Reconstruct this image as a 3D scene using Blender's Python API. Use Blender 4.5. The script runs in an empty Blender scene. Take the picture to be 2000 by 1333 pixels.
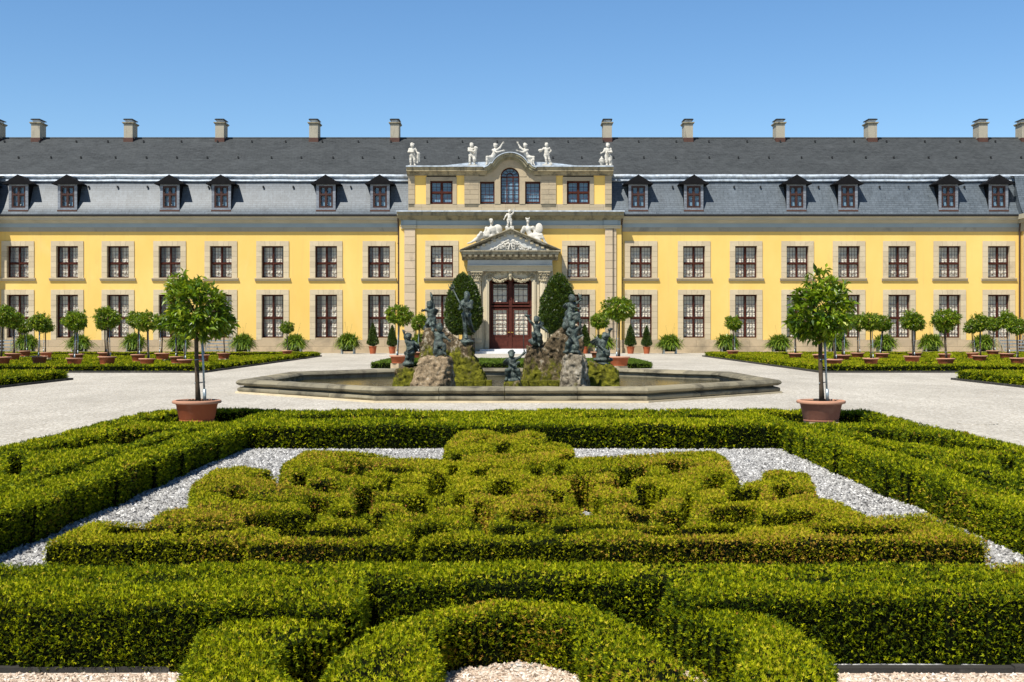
import bpy, math, random
import numpy as np
from mathutils import Vector
random.seed(7)
RNG = np.random.default_rng(7)
R = math.radians
SC = bpy.context.scene
COL = SC.collection

# ------------------------------------------------------------------ camera, sky, sun
EYE, F, PX0, PY0 = 1.75, 2300.0, 1000.0, 645.0      # eye height; focal length and horizon in photo pixels
cam_d = bpy.data.cameras.new('camera')
cam = bpy.data.objects.new('camera', cam_d)
COL.objects.link(cam)
cam.location = (0, 0, EYE)
cam.rotation_euler = (R(90), 0, 0)
cam_d.sensor_width = 36
cam_d.lens = F / 2000 * 36
cam_d.shift_y = -(666.5 - PY0) / 2000
cam_d.clip_start, cam_d.clip_end = 0.1, 3000
SC.camera = cam

SUN_EL, SUN_AZ = R(57), R(35)                        # sun high, behind the camera's left shoulder
world = bpy.data.worlds.new('World')
SC.world = world
world.use_nodes = True
wn = world.node_tree
for n in list(wn.nodes): wn.nodes.remove(n)
sky = wn.nodes.new('ShaderNodeTexSky')
sky.sky_type = 'NISHITA'
sky.sun_disc = False
sky.sun_elevation = SUN_EL
sky.sun_rotation = R(180) + SUN_AZ
sky.altitude = 0
sky.air_density, sky.dust_density, sky.ozone_density = 1.0, 0.1, 4.0
bg = wn.nodes.new('ShaderNodeBackground')
bg.inputs['Strength'].default_value = 0.108
wo = wn.nodes.new('ShaderNodeOutputWorld')
hs = wn.nodes.new('ShaderNodeHueSaturation')
hs.inputs['Saturation'].default_value = 1.16
wn.links.new(sky.outputs[0], hs.inputs['Color'])
# zenith dimmed past its natural deeper blue, so skylight fills the shadows less
tc = wn.nodes.new('ShaderNodeTexCoord'); sx = wn.nodes.new('ShaderNodeSeparateXYZ'); zr_ = wn.nodes.new('ShaderNodeValToRGB'); mm = wn.nodes.new('ShaderNodeMix')
mm.data_type, mm.blend_type = 'RGBA', 'MULTIPLY'; mm.inputs[0].default_value = 1
zr_.color_ramp.elements[0].position, zr_.color_ramp.elements[1].position = .28, .62
zr_.color_ramp.elements[0].color, zr_.color_ramp.elements[1].color = (1, 1, 1, 1), (.42, .44, .50, 1)
wn.links.new(tc.outputs['Generated'], sx.inputs[0]); wn.links.new(sx.outputs[2], zr_.inputs[0])
wn.links.new(hs.outputs[0], mm.inputs[6]); wn.links.new(zr_.outputs[0], mm.inputs[7]); wn.links.new(mm.outputs[2], bg.inputs[0])
wn.links.new(bg.outputs[0], wo.inputs[0])
sun_d = bpy.data.lights.new('sun', 'SUN')
sun_d.energy, sun_d.angle, sun_d.color = 5.0, R(0.5), (1.0, 0.95, 0.86)
sun = bpy.data.objects.new('sun', sun_d)
COL.objects.link(sun)
to_sun = Vector((-math.sin(SUN_AZ) * math.cos(SUN_EL), -math.cos(SUN_AZ) * math.cos(SUN_EL), math.sin(SUN_EL)))
sun.rotation_euler = to_sun.to_track_quat('Z', 'Y').to_euler()
sun.location = (-30, -40, 60)
vs = SC.view_settings
vs.view_transform, vs.look, vs.gamma, vs.use_curve_mapping = 'Standard', 'None', 1, False
vs.exposure = 0.44
SC.cycles.max_bounces = 6
SC.cycles.diffuse_bounces = 2
SC.cycles.transparent_max_bounces = 8

# ------------------------------------------------------------------ pixel <-> metre helpers
def wx(px, Y): return (px - PX0) * Y / F
def wz(py, Y): return EYE + (PY0 - py) * Y / F
def gnd(px, py, h=0.0):
    Y = F * (EYE - h) / (py - PY0)
    return ((px - PX0) * Y / F, Y)

# ------------------------------------------------------------------ objects and tags
def tag(o, label=None, cat=None, group=None, kind=None):
    if label: o['label'] = label
    if cat: o['category'] = cat
    if group: o['group'] = group
    if kind: o['kind'] = kind
    return o
def thing(name, loc, label, cat, group=None, rz=0):
    o = bpy.data.objects.new(name, None)
    COL.objects.link(o)
    o.location = loc
    o.rotation_euler.z = rz
    o.empty_display_size = 0.3
    return tag(o, label, cat, group)
def origin_of(o):
    v = Vector((0, 0, 0))
    while o is not None:
        v += Vector(o.location)
        o = o.parent
    return v
def copy_tree(o, parent=None):
    c = o.copy()
    COL.objects.link(c)
    c.parent = parent
    for ch in list(o.children):
        copy_tree(ch, c)
    return c
def link_mesh(name, me, mat, parent=None, loc=(0, 0, 0)):
    o = bpy.data.objects.new(name, me)
    COL.objects.link(o)
    if mat: me.materials.append(mat)
    if parent: o.parent = parent
    o.location = loc
    return o
def np_mesh(name, V, faces_flat, sizes, tint=None, smooth=False):
    """V (n,3); faces_flat loop vertex ids; sizes verts per face"""
    me = bpy.data.meshes.new(name)
    V = np.asarray(V, np.float32)
    faces_flat = np.asarray(faces_flat, np.int32)
    sizes = np.asarray(sizes, np.int32)
    me.vertices.add(len(V)); me.vertices.foreach_set('co', V.ravel())
    me.loops.add(len(faces_flat)); me.loops.foreach_set('vertex_index', faces_flat)
    me.polygons.add(len(sizes))
    st = np.concatenate([[0], np.cumsum(sizes)[:-1]]).astype(np.int32)
    me.polygons.foreach_set('loop_start', st)
    me.polygons.foreach_set('use_smooth', np.full(len(sizes), bool(smooth)))
    me.update(calc_edges=True)
    me.validate()
    if tint is not None:
        a = me.attributes.new('tint', 'FLOAT', 'POINT')
        a.data.foreach_set('value', np.asarray(tint, np.float32))
    return me
class MB:
    """collects shapes in world metres (or local ones) into ONE mesh"""
    def __init__(s): s.v, s.f, s.t = [], [], []
    def add(s, verts, faces, tint=None):
        b = len(s.v)
        if tint is None: tint = random.random()
        s.v += [tuple(p) for p in verts]
        s.t += [tint] * len(verts)
        s.f += [tuple(b + i for i in f) for f in faces]
        return s
    def box(s, x0, x1, y0, y1, z0, z1, tint=None):
        return s.add([(x0, y0, z0), (x1, y0, z0), (x1, y1, z0), (x0, y1, z0), (x0, y0, z1), (x1, y0, z1), (x1, y1, z1), (x0, y1, z1)],
                     [(0, 3, 2, 1), (4, 5, 6, 7), (0, 1, 5, 4), (1, 2, 6, 5), (2, 3, 7, 6), (3, 0, 4, 7)], tint)
    def prism(s, poly, y0, y1, tint=None):
        """poly [(x,z)] counter-clockwise seen from the front, pushed from y0 to y1"""
        n = len(poly)
        V = [(x, y0, z) for x, z in poly] + [(x, y1, z) for x, z in poly]
        return s.add(V, [tuple(range(n)), tuple(range(2 * n - 1, n - 1, -1))] + [(i, n + i, n + (i + 1) % n, (i + 1) % n) for i in range(n)], tint)
    def prism_x(s, prof, x0, x1, tint=None, caps=True):
        """prof [(y,z)] extruded along x"""
        n = len(prof)
        V = [(x0, y, z) for y, z in prof] + [(x1, y, z) for y, z in prof]
        fs = [(i, (i + 1) % n, n + (i + 1) % n, n + i) for i in range(n)]
        if caps: fs += [tuple(range(n - 1, -1, -1)), tuple(range(n, 2 * n))]
        return s.add(V, fs, tint)
    def sheet_x(s, prof, x0, x1, tint=None):
        n = len(prof)
        V = [(x0, y, z) for y, z in prof] + [(x1, y, z) for y, z in prof]
        return s.add(V, [(i, n + i, n + i + 1, i + 1) for i in range(n - 1)], tint)
    def lathe(s, prof, c=(0, 0, 0), n=24, tint=None):
        V, fs = [], []
        m = len(prof)
        for r, z in prof:
            for k in range(n):
                a = 2 * math.pi * k / n
                V.append((c[0] + r * math.cos(a), c[1] + r * math.sin(a), c[2] + z))
        for i in range(m - 1):
            for k in range(n):
                fs.append((i * n + k, i * n + (k + 1) % n, (i + 1) * n + (k + 1) % n, (i + 1) * n + k))
        fs.append(tuple(range(n - 1, -1, -1)))
        fs.append(tuple(range((m - 1) * n, m * n)))
        return s.add(V, fs, tint)
    def tube(s, pts, rad, n=8, tint=None):
        pts = [Vector(p) for p in pts]
        if not hasattr(rad, '__len__'): rad = [rad] * len(pts)
        V, fs = [], []
        up = Vector((0.13, 0.31, 0.94))
        for i, p in enumerate(pts):
            d = (pts[min(i + 1, len(pts) - 1)] - pts[max(i - 1, 0)]).normalized()
            a = d.cross(up)
            if a.length < 1e-3: a = d.cross(Vector((1, 0, 0)))
            a.normalize(); b = d.cross(a)
            for k in range(n):
                t = 2 * math.pi * k / n
                V.append(p + (a * math.cos(t) + b * math.sin(t)) * rad[i])
        for i in range(len(pts) - 1):
            for k in range(n):
                fs.append((i * n + k, i * n + (k + 1) % n, (i + 1) * n + (k + 1) % n, (i + 1) * n + k))
        fs += [tuple(range(n - 1, -1, -1)), tuple(range((len(pts) - 1) * n, len(pts) * n))]
        return s.add(V, fs, tint)
    def ball(s, c, r, n=8, tint=None):
        rr = r if hasattr(r, '__len__') else (r, r, r)
        V, fs = [], []
        m = max(4, n // 2 + 1)
        for i in range(1, m):
            p = math.pi * i / m
            for k in range(n):
                a = 2 * math.pi * k / n
                V.append((c[0] + rr[0] * math.sin(p) * math.cos(a), c[1] + rr[1] * math.sin(p) * math.sin(a), c[2] + rr[2] * math.cos(p)))
        top, bot = len(V), len(V) + 1
        V += [(c[0], c[1], c[2] + rr[2]), (c[0], c[1], c[2] - rr[2])]
        for i in range(m - 2):
            for k in range(n):
                fs.append((i * n + k, (i + 1) * n + k, (i + 1) * n + (k + 1) % n, i * n + (k + 1) % n))
        for k in range(n):
            fs.append((top, k, (k + 1) % n))
            fs.append((bot, (m - 2) * n + (k + 1) % n, (m - 2) * n + k))
        return s.add(V, fs, tint)
    def build(s, name, mat, parent=None, smooth=False, local=False, angle=None):
        off = Vector((0, 0, 0)) if local else origin_of(parent)
        V = np.array(s.v, np.float32).reshape(-1, 3) - np.array(off, np.float32)
        flat = [i for f in s.f for i in f]
        me = np_mesh(name, V, flat, [len(f) for f in s.f], s.t, smooth)
        if angle is not None:
            me.set_sharp_from_angle(angle=R(angle))
        return link_mesh(name, me, mat, parent)
    def build_top(s, name, mat, base, label, cat, group=None, smooth=False, kind=None):
        o = s.build(name, mat, None, smooth)
        b = Vector(base)
        o.data.transform(__import__('mathutils').Matrix.Translation(-b))
        o.location = b
        return tag(o, label, cat, group, kind)

# ------------------------------------------------------------------ materials
class NT:
    def __init__(s, name):
        s.m = bpy.data.materials.new(name); s.m.use_nodes = True
        s.n, s.l = s.m.node_tree.nodes, s.m.node_tree.links
        s.b = s.n['Principled BSDF']; s.o = s.n['Material Output']
        s.b.inputs['Specular IOR Level'].default_value = 0.3
    def node(s, t, **kw):
        n = s.n.new(t)
        for k, v in kw.items(): setattr(n, k, v)
        return n
    def pos(s, scale=(1, 1, 1)):
        g = s.node('ShaderNodeNewGeometry'); mp = s.node('ShaderNodeMapping')
        mp.inputs['Scale'].default_value = scale
        s.l.new(g.outputs['Position'], mp.inputs['Vector'])
        return mp.outputs[0]
    def noise(s, scale, detail=4, rough=.55, stretch=(1, 1, 1), dist=0):
        n = s.node('ShaderNodeTexNoise')
        n.inputs['Scale'].default_value = scale; n.inputs['Detail'].default_value = detail
        n.inputs['Roughness'].default_value = rough; n.inputs['Distortion'].default_value = dist
        s.l.new(s.pos(stretch), n.inputs['Vector'])
        return n.outputs['Fac']
    def ramp(s, fac, stops):
        r = s.node('ShaderNodeValToRGB')
        e = r.color_ramp.elements
        while len(e) > 2: e.remove(e[-1])
        for i, (p, c) in enumerate(stops):
            x = e[i] if i < 2 else e.new(p)
            x.position = p
            x.color = (*c, 1) if len(c) == 3 else c
        s.l.new(fac, r.inputs[0])
        return r.outputs[0]
    def mix(s, fac, a, b, mode='MIX'):
        m = s.node('ShaderNodeMix', data_type='RGBA', blend_type=mode)
        for k, v in ((0, fac), (6, a), (7, b)):
            if isinstance(v, (int, float)): m.inputs[k].default_value = v
            elif isinstance(v, tuple): m.inputs[k].default_value = (*v, 1)
            else: s.l.new(v, m.inputs[k])
        return m.outputs[2]
    def attr(s, name='tint'):
        a = s.node('ShaderNodeAttribute'); a.attribute_name = name
        return a.outputs['Fac']
    def math(s, op, a, b=0.0, clamp=False, c=0.0):
        m = s.node('ShaderNodeMath', operation=op, use_clamp=clamp)
        for k, v in ((0, a), (1, b), (2, c)):
            if isinstance(v, (int, float)): m.inputs[k].default_value = v
            else: s.l.new(v, m.inputs[k])
        return m.outputs[0]
    def bump(s, h, strength=.4, dist=.02):
        b = s.node('ShaderNodeBump')
        b.inputs['Strength'].default_value = strength; b.inputs['Distance'].default_value = dist
        s.l.new(h, b.inputs['Height']); s.l.new(b.outputs[0], s.b.inputs['Normal'])
    def done(s, color, rough=.8, spec=.3, metal=0):
        if isinstance(color, tuple): s.b.inputs['Base Color'].default_value = (*color, 1)
        else: s.l.new(color, s.b.inputs['Base Color'])
        s.b.inputs['Roughness'].default_value = rough
        s.b.inputs['Specular IOR Level'].default_value = spec
        s.b.inputs['Metallic'].default_value = metal
        return s.m
def c3(c, k): return tuple(x * k for x in c)
def plain(name, c, rough=.7, spec=.3, metal=0, var=.15, sc=3):
    t = NT(name)
    col = t.ramp(t.noise(sc, 4), [(.3, c3(c, 1 - var)), (.7, c3(c, 1 + var))])
    return t.done(col, rough, spec, metal)
def stone(name, a, b, dirt, amount=.5, sc=.8, streak=False, rough=.85, bump=.3):
    """stone blocks: own tint per block, mottling, dirt patches"""
    t = NT(name)
    base = t.mix(t.attr(), a, b)
    mott = t.noise(6, 5, .6)
    base = t.mix(t.math('MULTIPLY', t.ramp(mott, [(.35, (0, 0, 0)), (.75, (1, 1, 1))]), .35), base, c3(a, .72))
    d = t.noise(sc, 6, .65, (3.0, 3.0, .5) if streak else (1, 1, 1), .4)
    d = t.ramp(d, [(.62 - .22 * amount, (0, 0, 0)), (.78 - .15 * amount, (1, 1, 1))])
    base = t.mix(t.math('MULTIPLY', d, .75), base, dirt)
    t.bump(t.noise(14, 6, .65), bump, .03)
    return t.done(base, rough, .2)

M = {}
def stucco():
    t = NT('yellow stucco')
    c = t.ramp(t.noise(.35, 6, .6, (1, 1, .6)), [(.3, (.74, .485, .130)), (.7, (.80, .55, .170))])
    f = t.noise(.13, 5, .7, (1, 1, .5), .6)
    c = t.mix(t.math('MULTIPLY', t.ramp(f, [(.56, (0, 0, 0)), (.72, (1, 1, 1))]), .35), c, (.82, .65, .33))
    st = t.noise(1.1, 6, .7, (2.2, 2.2, .16), .3)
    c = t.mix(t.math('MULTIPLY', t.ramp(st, [(.55, (0, 0, 0)), (.75, (1, 1, 1))]), .34), c, (.52, .37, .14))
    t.bump(t.noise(9, 6, .7), .15, .03)
    return t.done(c, .9, .15)
M['stucco'] = stucco()
M['surround'] = stone('window sandstone', (.60, .50, .335), (.50, .41, .275), (.30, .25, .17), .15, .9)
M['sandstone'] = stone('pilaster sandstone', (.58, .46, .32), (.50, .40, .27), (.30, .24, .17), .2, .7)
M['attic'] = stone('attic sandstone', (.45, .365, .24), (.38, .31, .21), (.22, .19, .14), .35, .6)
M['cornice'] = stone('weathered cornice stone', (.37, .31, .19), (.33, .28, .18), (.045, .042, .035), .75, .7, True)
M['band'] = stone('grey band stone', (.40, .36, .27), (.34, .31, .24), (.2, .19, .16), .3, .8)
M['plinth'] = stone('plinth stone', (.50, .39, .25), (.41, .32, .21), (.22, .18, .12), .5, .6)
M['portal'] = stone('portal stone', (.62, .54, .38), (.57, .49, .34), (.30, .24, .14), .1, .9, True)
M['pediment'] = stone('pediment stone', (.36, .32, .22), (.31, .27, .19), (.04, .036, .028), .72, .9, True)  # dark streaks also stand in for shade under the raking eaves
M['carving'] = stone('carved stone', (.50, .43, .29), (.40, .34, .22), (.15, .12, .075), .5, 2.5)
M['mortar'] = plain('mortar', (.16, .14, .10), .95, .1)
M['frieze'] = plain('grey painted frieze', (.30, .36, .38), .6, .3, 0, .08, .6)
M['mould'] = plain('ochre grey moulding', (.44, .40, .30), .7, .3, 0, .10, .8)
M['black'] = plain('black iron', (.018, .018, .018), .5)
M['pipe'] = plain('brown downpipe paint', (.055, .03, .02), .45, .4)
M['gold'] = plain('brass', (.5, .35, .08), .35, .5, .8)
M['step'] = plain('pale step stone', (.66, .66, .66), .8, .2, 0, .06, 2)
def slate(name, a, b, rough, spec, sx, sz, streak):
    t = NT(name)
    br = t.node('ShaderNodeTexBrick')
    br.inputs['Scale'].default_value = 1
    br.inputs['Brick Width'].default_value = sx; br.inputs['Row Height'].default_value = sz
    br.inputs['Mortar Size'].default_value = .018
    br.inputs['Color1'].default_value = (*a, 1); br.inputs['Color2'].default_value = (*b, 1)
    br.inputs['Mortar'].default_value = (*c3(a, .4), 1)
    g = t.node('ShaderNodeNewGeometry'); sp = t.node('ShaderNodeSeparateXYZ'); cb = t.node('ShaderNodeCombineXYZ')
    t.l.new(g.outputs['Position'], sp.inputs[0])
    t.l.new(t.math('ADD', sp.outputs[0], t.math('MULTIPLY', sp.outputs[1], .15)), cb.inputs[0]); t.l.new(sp.outputs[2], cb.inputs[1])
    t.l.new(cb.outputs[0], br.inputs['Vector'])
    n = t.noise(.5, 7, .7, (1.6, 1.6, .45) if streak else (1, 1, 1.8), .8)
    c = t.mix(t.math('MULTIPLY', t.ramp(n, [(.35, (0, 0, 0)), (.7, (1, 1, 1))]), .75 if not streak else .5), br.outputs[0], c3(b, 1.45), 'MIX')
    n2 = t.noise(2.2, 6, .75, (1, 1, 4) if not streak else (3, 3, .6))
    c = t.mix(t.math('MULTIPLY', t.ramp(n2, [(.42, (0, 0, 0)), (.72, (1, 1, 1))]), .7), c, c3(a, .45))
    n3 = t.noise(3.2, 5, .8, (.8, .8, 5) if not streak else (1.5, 1.5, .25))
    c = t.mix(t.math('MULTIPLY', t.ramp(n3, [(.48, (0, 0, 0)), (.72, (1, 1, 1))]), .7 if not streak else .4), c, c3(b, 1.6 if not streak else 1.12))
    t.bump(br.outputs['Fac'], -.35, .02)
    return t.done(c, rough, spec)
M['slate'] = slate('dark roof slate', (.034, .039, .041), (.048, .053, .055), .75, .25, .5, .16, False)
M['slate_low'] = slate('sunlit mansard slate', (.066, .085, .102), (.100, .122, .143), .5, .4, .6, .17, True)  # same slate, its colour lightened for sun and gloss on the steep slope
M['lead'] = plain('weathered lead sheet', (.42, .47, .52), .5, .5, .1, .35, 3)
M['wood'] = plain('red brown window wood', (.066, .019, .012), .55, .1, 0, .2, 5)
M['door_wood'] = plain('red brown door wood', (.078, .021, .014), .5, .15, 0, .2, 5)
M['interior'] = plain('dark room', (.035, .03, .027), .9, .1)
def curtain_mat():
    t = NT('white curtain cloth')
    c = t.ramp(t.noise(5, 4), [(.3, (.84, .77, .62)), (.7, (.93, .88, .76))])
    tr = t.node('ShaderNodeBsdfTranslucent'); t.l.new(c, tr.inputs[0])
    mx = t.node('ShaderNodeMixShader'); mx.inputs[0].default_value = .25
    t.done(c, .9, .1)
    t.l.new(t.b.outputs[0], mx.inputs[1]); t.l.new(tr.outputs[0], mx.inputs[2]); t.l.new(mx.outputs[0], t.o.inputs[0])
    return t.m
M['curtain'] = curtain_mat()
def glass_mat(name, refl, tint=(1, 1, 1)):
    t = NT(name)
    lw = t.node('ShaderNodeLayerWeight'); lw.inputs[0].default_value = .5
    tr = t.node('ShaderNodeBsdfTransparent'); tr.inputs[0].default_value = (*tint, 1)
    gl = t.node('ShaderNodeBsdfGlossy'); gl.inputs['Roughness'].default_value = .03
    bm = t.node('ShaderNodeBump'); bm.inputs['Strength'].default_value = .12; bm.inputs['Distance'].default_value = .02
    t.l.new(t.noise(2.5, 2), bm.inputs['Height']); t.l.new(bm.outputs[0], gl.inputs['Normal'])
    mx = t.node('ShaderNodeMixShader')
    f = t.math('ADD', t.math('MULTIPLY', t.math('POWER', lw.outputs['Facing'], 5.0), .8), refl + .03, True)
    t.l.new(f, mx.inputs[0]); t.l.new(tr.outputs[0], mx.inputs[1]); t.l.new(gl.outputs[0], mx.inputs[2])
    t.l.new(mx.outputs[0], t.o.inputs[0])
    return t.m
M['glass'] = glass_mat('window glass', .0)
M['glass_sky'] = glass_mat('attic window glass', .42, (.5, .55, .6))
M['blind'] = plain('blind with sky tint', (.17, .29, .40), .7, .3, 0, .15, 2)  # the blue also stands in for sky reflected in the panes
M['statue'] = stone('white statue stone', (.60, .575, .51), (.53, .51, .455), (.21, .19, .15), .42, 2.2)
def bronze():
    t = NT('green patinated bronze')
    c = t.ramp(t.noise(7, 6, .65), [(.30, (.012, .017, .014)), (.50, (.046, .062, .052)), (.74, (.17, .22, .185))])
    t.bump(t.noise(26, 6, .75), .9, .03)
    return t.done(c, .40, .5, .15)
M['bronze'] = bronze()
def rock(name, moss, warm, pal=None):
    t = NT(name)
    c = t.ramp(t.math('MULTIPLY_ADD', t.math('ADD', t.math('MULTIPLY', t.noise(2.2, 8, .7, (1, 1, .7), .5), .42), t.math('MULTIPLY', t.noise(8, 6, .85, (1, 1, .7)), .58)), 2.1, False, -.55), pal or [(.32, (.035, .027, .016)), (.47, (.115, .084, .047)), (.58, (.22, .16, .09) if not warm else (.46, .31, .17)), (.68, (.50, .44, .33))])
    g = t.node('ShaderNodeNewGeometry'); sp = t.node('ShaderNodeSeparateXYZ'); t.l.new(g.outputs['Position'], sp.inputs[0])
    low = t.math('MULTIPLY', t.math('SUBTRACT', 1.3, sp.outputs[2]), .28)
    mf = t.math('ADD', t.noise(3.0, 7, .7, (1, 1, .6)), t.math('ADD', low, moss - .35))
    mf = t.ramp(mf, [(.47, (0, 0, 0)), (.60, (1, 1, 1))])
    mc = t.ramp(t.noise(9, 5, .7), [(.3, (.035, .038, .008)), (.5, (.14, .14, .012)), (.68, (.30, .28, .025))])
    c = t.mix(mf, c, mc)
    t.bump(t.noise(9, 9, .8), 1.0, .12)
    return t.done(c, .9, .15)
M['rock_pale'] = rock('pale pitted rock', -.05, False, [(.30, (.06, .05, .035)), (.44, (.24, .20, .14)), (.56, (.40, .345, .25)), (.72, (.60, .55, .45))])
M['rock'] = rock('brown tuff rock', .17, False)
M['rock_warm'] = rock('warm ochre rock', -.12, True, [(.30, (.06, .045, .03)), (.44, (.24, .18, .11)), (.56, (.44, .32, .19)), (.72, (.60, .50, .36))])
M['rock_moss'] = rock('mossy rock', .33, False)
M['basin'] = stone('weathered basin stone', (.29, .255, .17), (.16, .145, .105), (.03, .027, .022), .66, 1.5)
M['basin_foot'] = plain('pale basin footing', (.60, .50, .33), .9, .1, 0, .12, 2)
def water():
    t = NT('pond water')
    c = t.ramp(t.noise(.8, 5, .6), [(.3, (.020, .018, .004)), (.7, (.07, .06, .016))])
    t.bump(t.noise(5, 4, .6, (1, 1.6, 1)), .25, .04)
    return t.done(c, .08, .25)
M['water'] = water()
def terracotta(name, c):
    t = NT(name)
    k = t.mix(t.attr(), c, c3(c, .72))
    f = t.ramp(t.noise(4, 6, .65), [(.52, (0, 0, 0)), (.75, (1, 1, 1))])
    k = t.mix(t.math('MULTIPLY', f, .25), k, (.48, .30, .20))
    t.bump(t.noise(30, 4), .2, .01)
    return t.done(k, .8, .2)
M['terracotta'] = terracotta('terracotta', (.37, .098, .036))
M['terracotta_rim'] = terracotta('bleached terracotta', (.58, .30, .19))
M['soil'] = plain('potting soil', (.05, .035, .022), .95, .1, 0, .4, 20)
M['bark'] = plain('brown grey bark', (.085, .062, .042), .9, .1, 0, .35, 14)
M['zinc'] = plain('galvanised stake', (.33, .38, .40), .4, .5, .5, .15, 8)
M['white_wood'] = plain('white planter paint', (.62, .62, .58), .6, .3, 0, .12, 4)
M['dark_wood'] = plain('dark planter wood', (.016, .015, .013), .8, .2, 0, .3, 6)
M['steel'] = plain('galvanised steel steps', (.27, .30, .31), .45, .5, .5, .2, 5)
def gravel(name, stops, sc, sc2, bumpd, patch, st=(1, 1, 1)):
    t = NT(name)
    v = t.node('ShaderNodeTexVoronoi'); v.inputs['Scale'].default_value = sc
    t.l.new(t.pos(st), v.inputs['Vector'])
    sp = t.node('ShaderNodeSeparateColor'); t.l.new(v.outputs['Color'], sp.inputs[0])
    c = t.ramp(sp.outputs[0], stops)
    v2 = t.noise(sc2, 7, .75, st)
    c = t.mix(t.math('MULTIPLY', t.ramp(v2, [(.3, (1, 1, 1)), (.7, (0, 0, 0))]), patch), c, c3(stops[0][1], .75))
    t.bump(t.math('SUBTRACT', 1.0, v.outputs['Distance']), .8, bumpd)
    return t.done(c, .9, .15)
M['gravel'] = gravel('pale court gravel', [(0, (.36, .33, .275)), (.45, (.50, .465, .395)), (.8, (.585, .55, .475)), (1, (.67, .635, .565))], 30, .35, .012, .75, (1, .4, 1))
M['gravel_grey'] = gravel('grey bed gravel', [(0, (.13, .13, .135)), (.3, (.31, .315, .325)), (.7, (.45, .455, .46)), (1, (.70, .70, .70))], 34, 1.2, .02, .25)
M['gravel_warm'] = gravel('warm path gravel', [(0, (.22, .17, .13)), (.3, (.48, .37, .28)), (.7, (.62, .52, .42)), (1, (.76, .70, .62))], 44, 1.5, .016, .25)
M['curb'] = stone('dark edging', (.035, .033, .03), (.05, .047, .042), (.14, .13, .11), .4, 4)
def leaf(name, stops, rough=.45, trans=.3, spec=.35):
    t = NT(name)
    c = t.ramp(t.attr(), stops)
    tr = t.node('ShaderNodeBsdfTranslucent')
    c2 = t.mix(.5, c, (.34, .42, .01))
    t.l.new(c2, tr.inputs[0])
    mx = t.node('ShaderNodeMixShader'); mx.inputs[0].default_value = trans
    t.done(c, rough, spec)
    t.l.new(t.b.outputs[0], mx.inputs[1]); t.l.new(tr.outputs[0], mx.inputs[2]); t.l.new(mx.outputs[0], t.o.inputs[0])
    return t.m
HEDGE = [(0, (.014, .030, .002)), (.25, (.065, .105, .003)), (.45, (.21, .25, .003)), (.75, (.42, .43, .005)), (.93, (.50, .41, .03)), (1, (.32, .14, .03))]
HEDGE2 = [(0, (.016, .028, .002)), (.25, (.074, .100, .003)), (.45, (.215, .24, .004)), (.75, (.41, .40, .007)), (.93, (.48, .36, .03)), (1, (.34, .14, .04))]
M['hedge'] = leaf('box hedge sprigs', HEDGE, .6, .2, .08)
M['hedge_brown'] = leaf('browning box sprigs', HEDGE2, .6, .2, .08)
M['hedge_core'] = plain('hedge interior shade', (.004, .006, .002), .95, .03, 0, .4, 9)  # near black stands in for the shade between the sprigs
M['citrus'] = leaf('citrus leaves', [(0, (.012, .038, .004)), (.25, (.060, .135, .005)), (.55, (.20, .30, .010)), (.92, (.44, .46, .03)), (.96, (.42, .33, .05)), (1, (.45, .30, .10))], .38, .3, .45)
M['topiary'] = leaf('dark topiary leaves', [(0, (.010, .024, .004)), (.5, (.030, .064, .007)), (.85, (.075, .125, .012)), (1, (.15, .20, .022))], .35, .15, .5)
M['strap'] = leaf('strap leaves', [(0, (.015, .040, .005)), (.5, (.085, .165, .010)), (1, (.30, .36, .04))], .4, .3, .4)
M['grass'] = leaf('low bed foliage', [(0, (.04, .08, .008)), (.5, (.11, .18, .014)), (1, (.22, .28, .03))], .6, .25, .2)

def pebble(name, stops):
    t = NT(name)
    return t.done(t.ramp(t.attr(), stops), .85, .2)
M['pebble_grey'] = pebble('grey pebbles', [(0, (.10, .098, .094)), (.35, (.265, .26, .25)), (.75, (.41, .405, .39)), (1, (.68, .67, .64))])
M['pebble_warm'] = pebble('warm pebbles', [(0, (.20, .15, .11)), (.3, (.46, .35, .26)), (.7, (.60, .50, .40)), (1, (.76, .71, .64))])
# ------------------------------------------------------------------ implicit surfaces (statues, rocks)
_lat = np.random.default_rng(3).random((32, 32, 32)).astype(np.float32)
def vnoise(P, sc):
    q = P * sc
    i = np.floor(q).astype(int); f = q - i
    f = f * f * (3 - 2 * f)
    i0 = i % 32; i1 = (i + 1) % 32
    x, y, z = f[..., 0], f[..., 1], f[..., 2]
    g = lambda a, b, c: _lat[a[..., 0], b[..., 1], c[..., 2]]
    c00 = g(i0, i0, i0) * (1 - x) + g(i1, i0, i0) * x
    c10 = g(i0, i1, i0) * (1 - x) + g(i1, i1, i0) * x
    c01 = g(i0, i0, i1) * (1 - x) + g(i1, i0, i1) * x
    c11 = g(i0, i1, i1) * (1 - x) + g(i1, i1, i1) * x
    return (c00 * (1 - y) + c10 * y) * (1 - z) + (c01 * (1 - y) + c11 * y) * z - .5
def fbm(P, sc, o=4):
    r = 0; a = 1
    for k in range(o):
        r = r + a * vnoise(P + 7.3 * k, sc); sc *= 2.1; a *= .5
    return r
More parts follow.
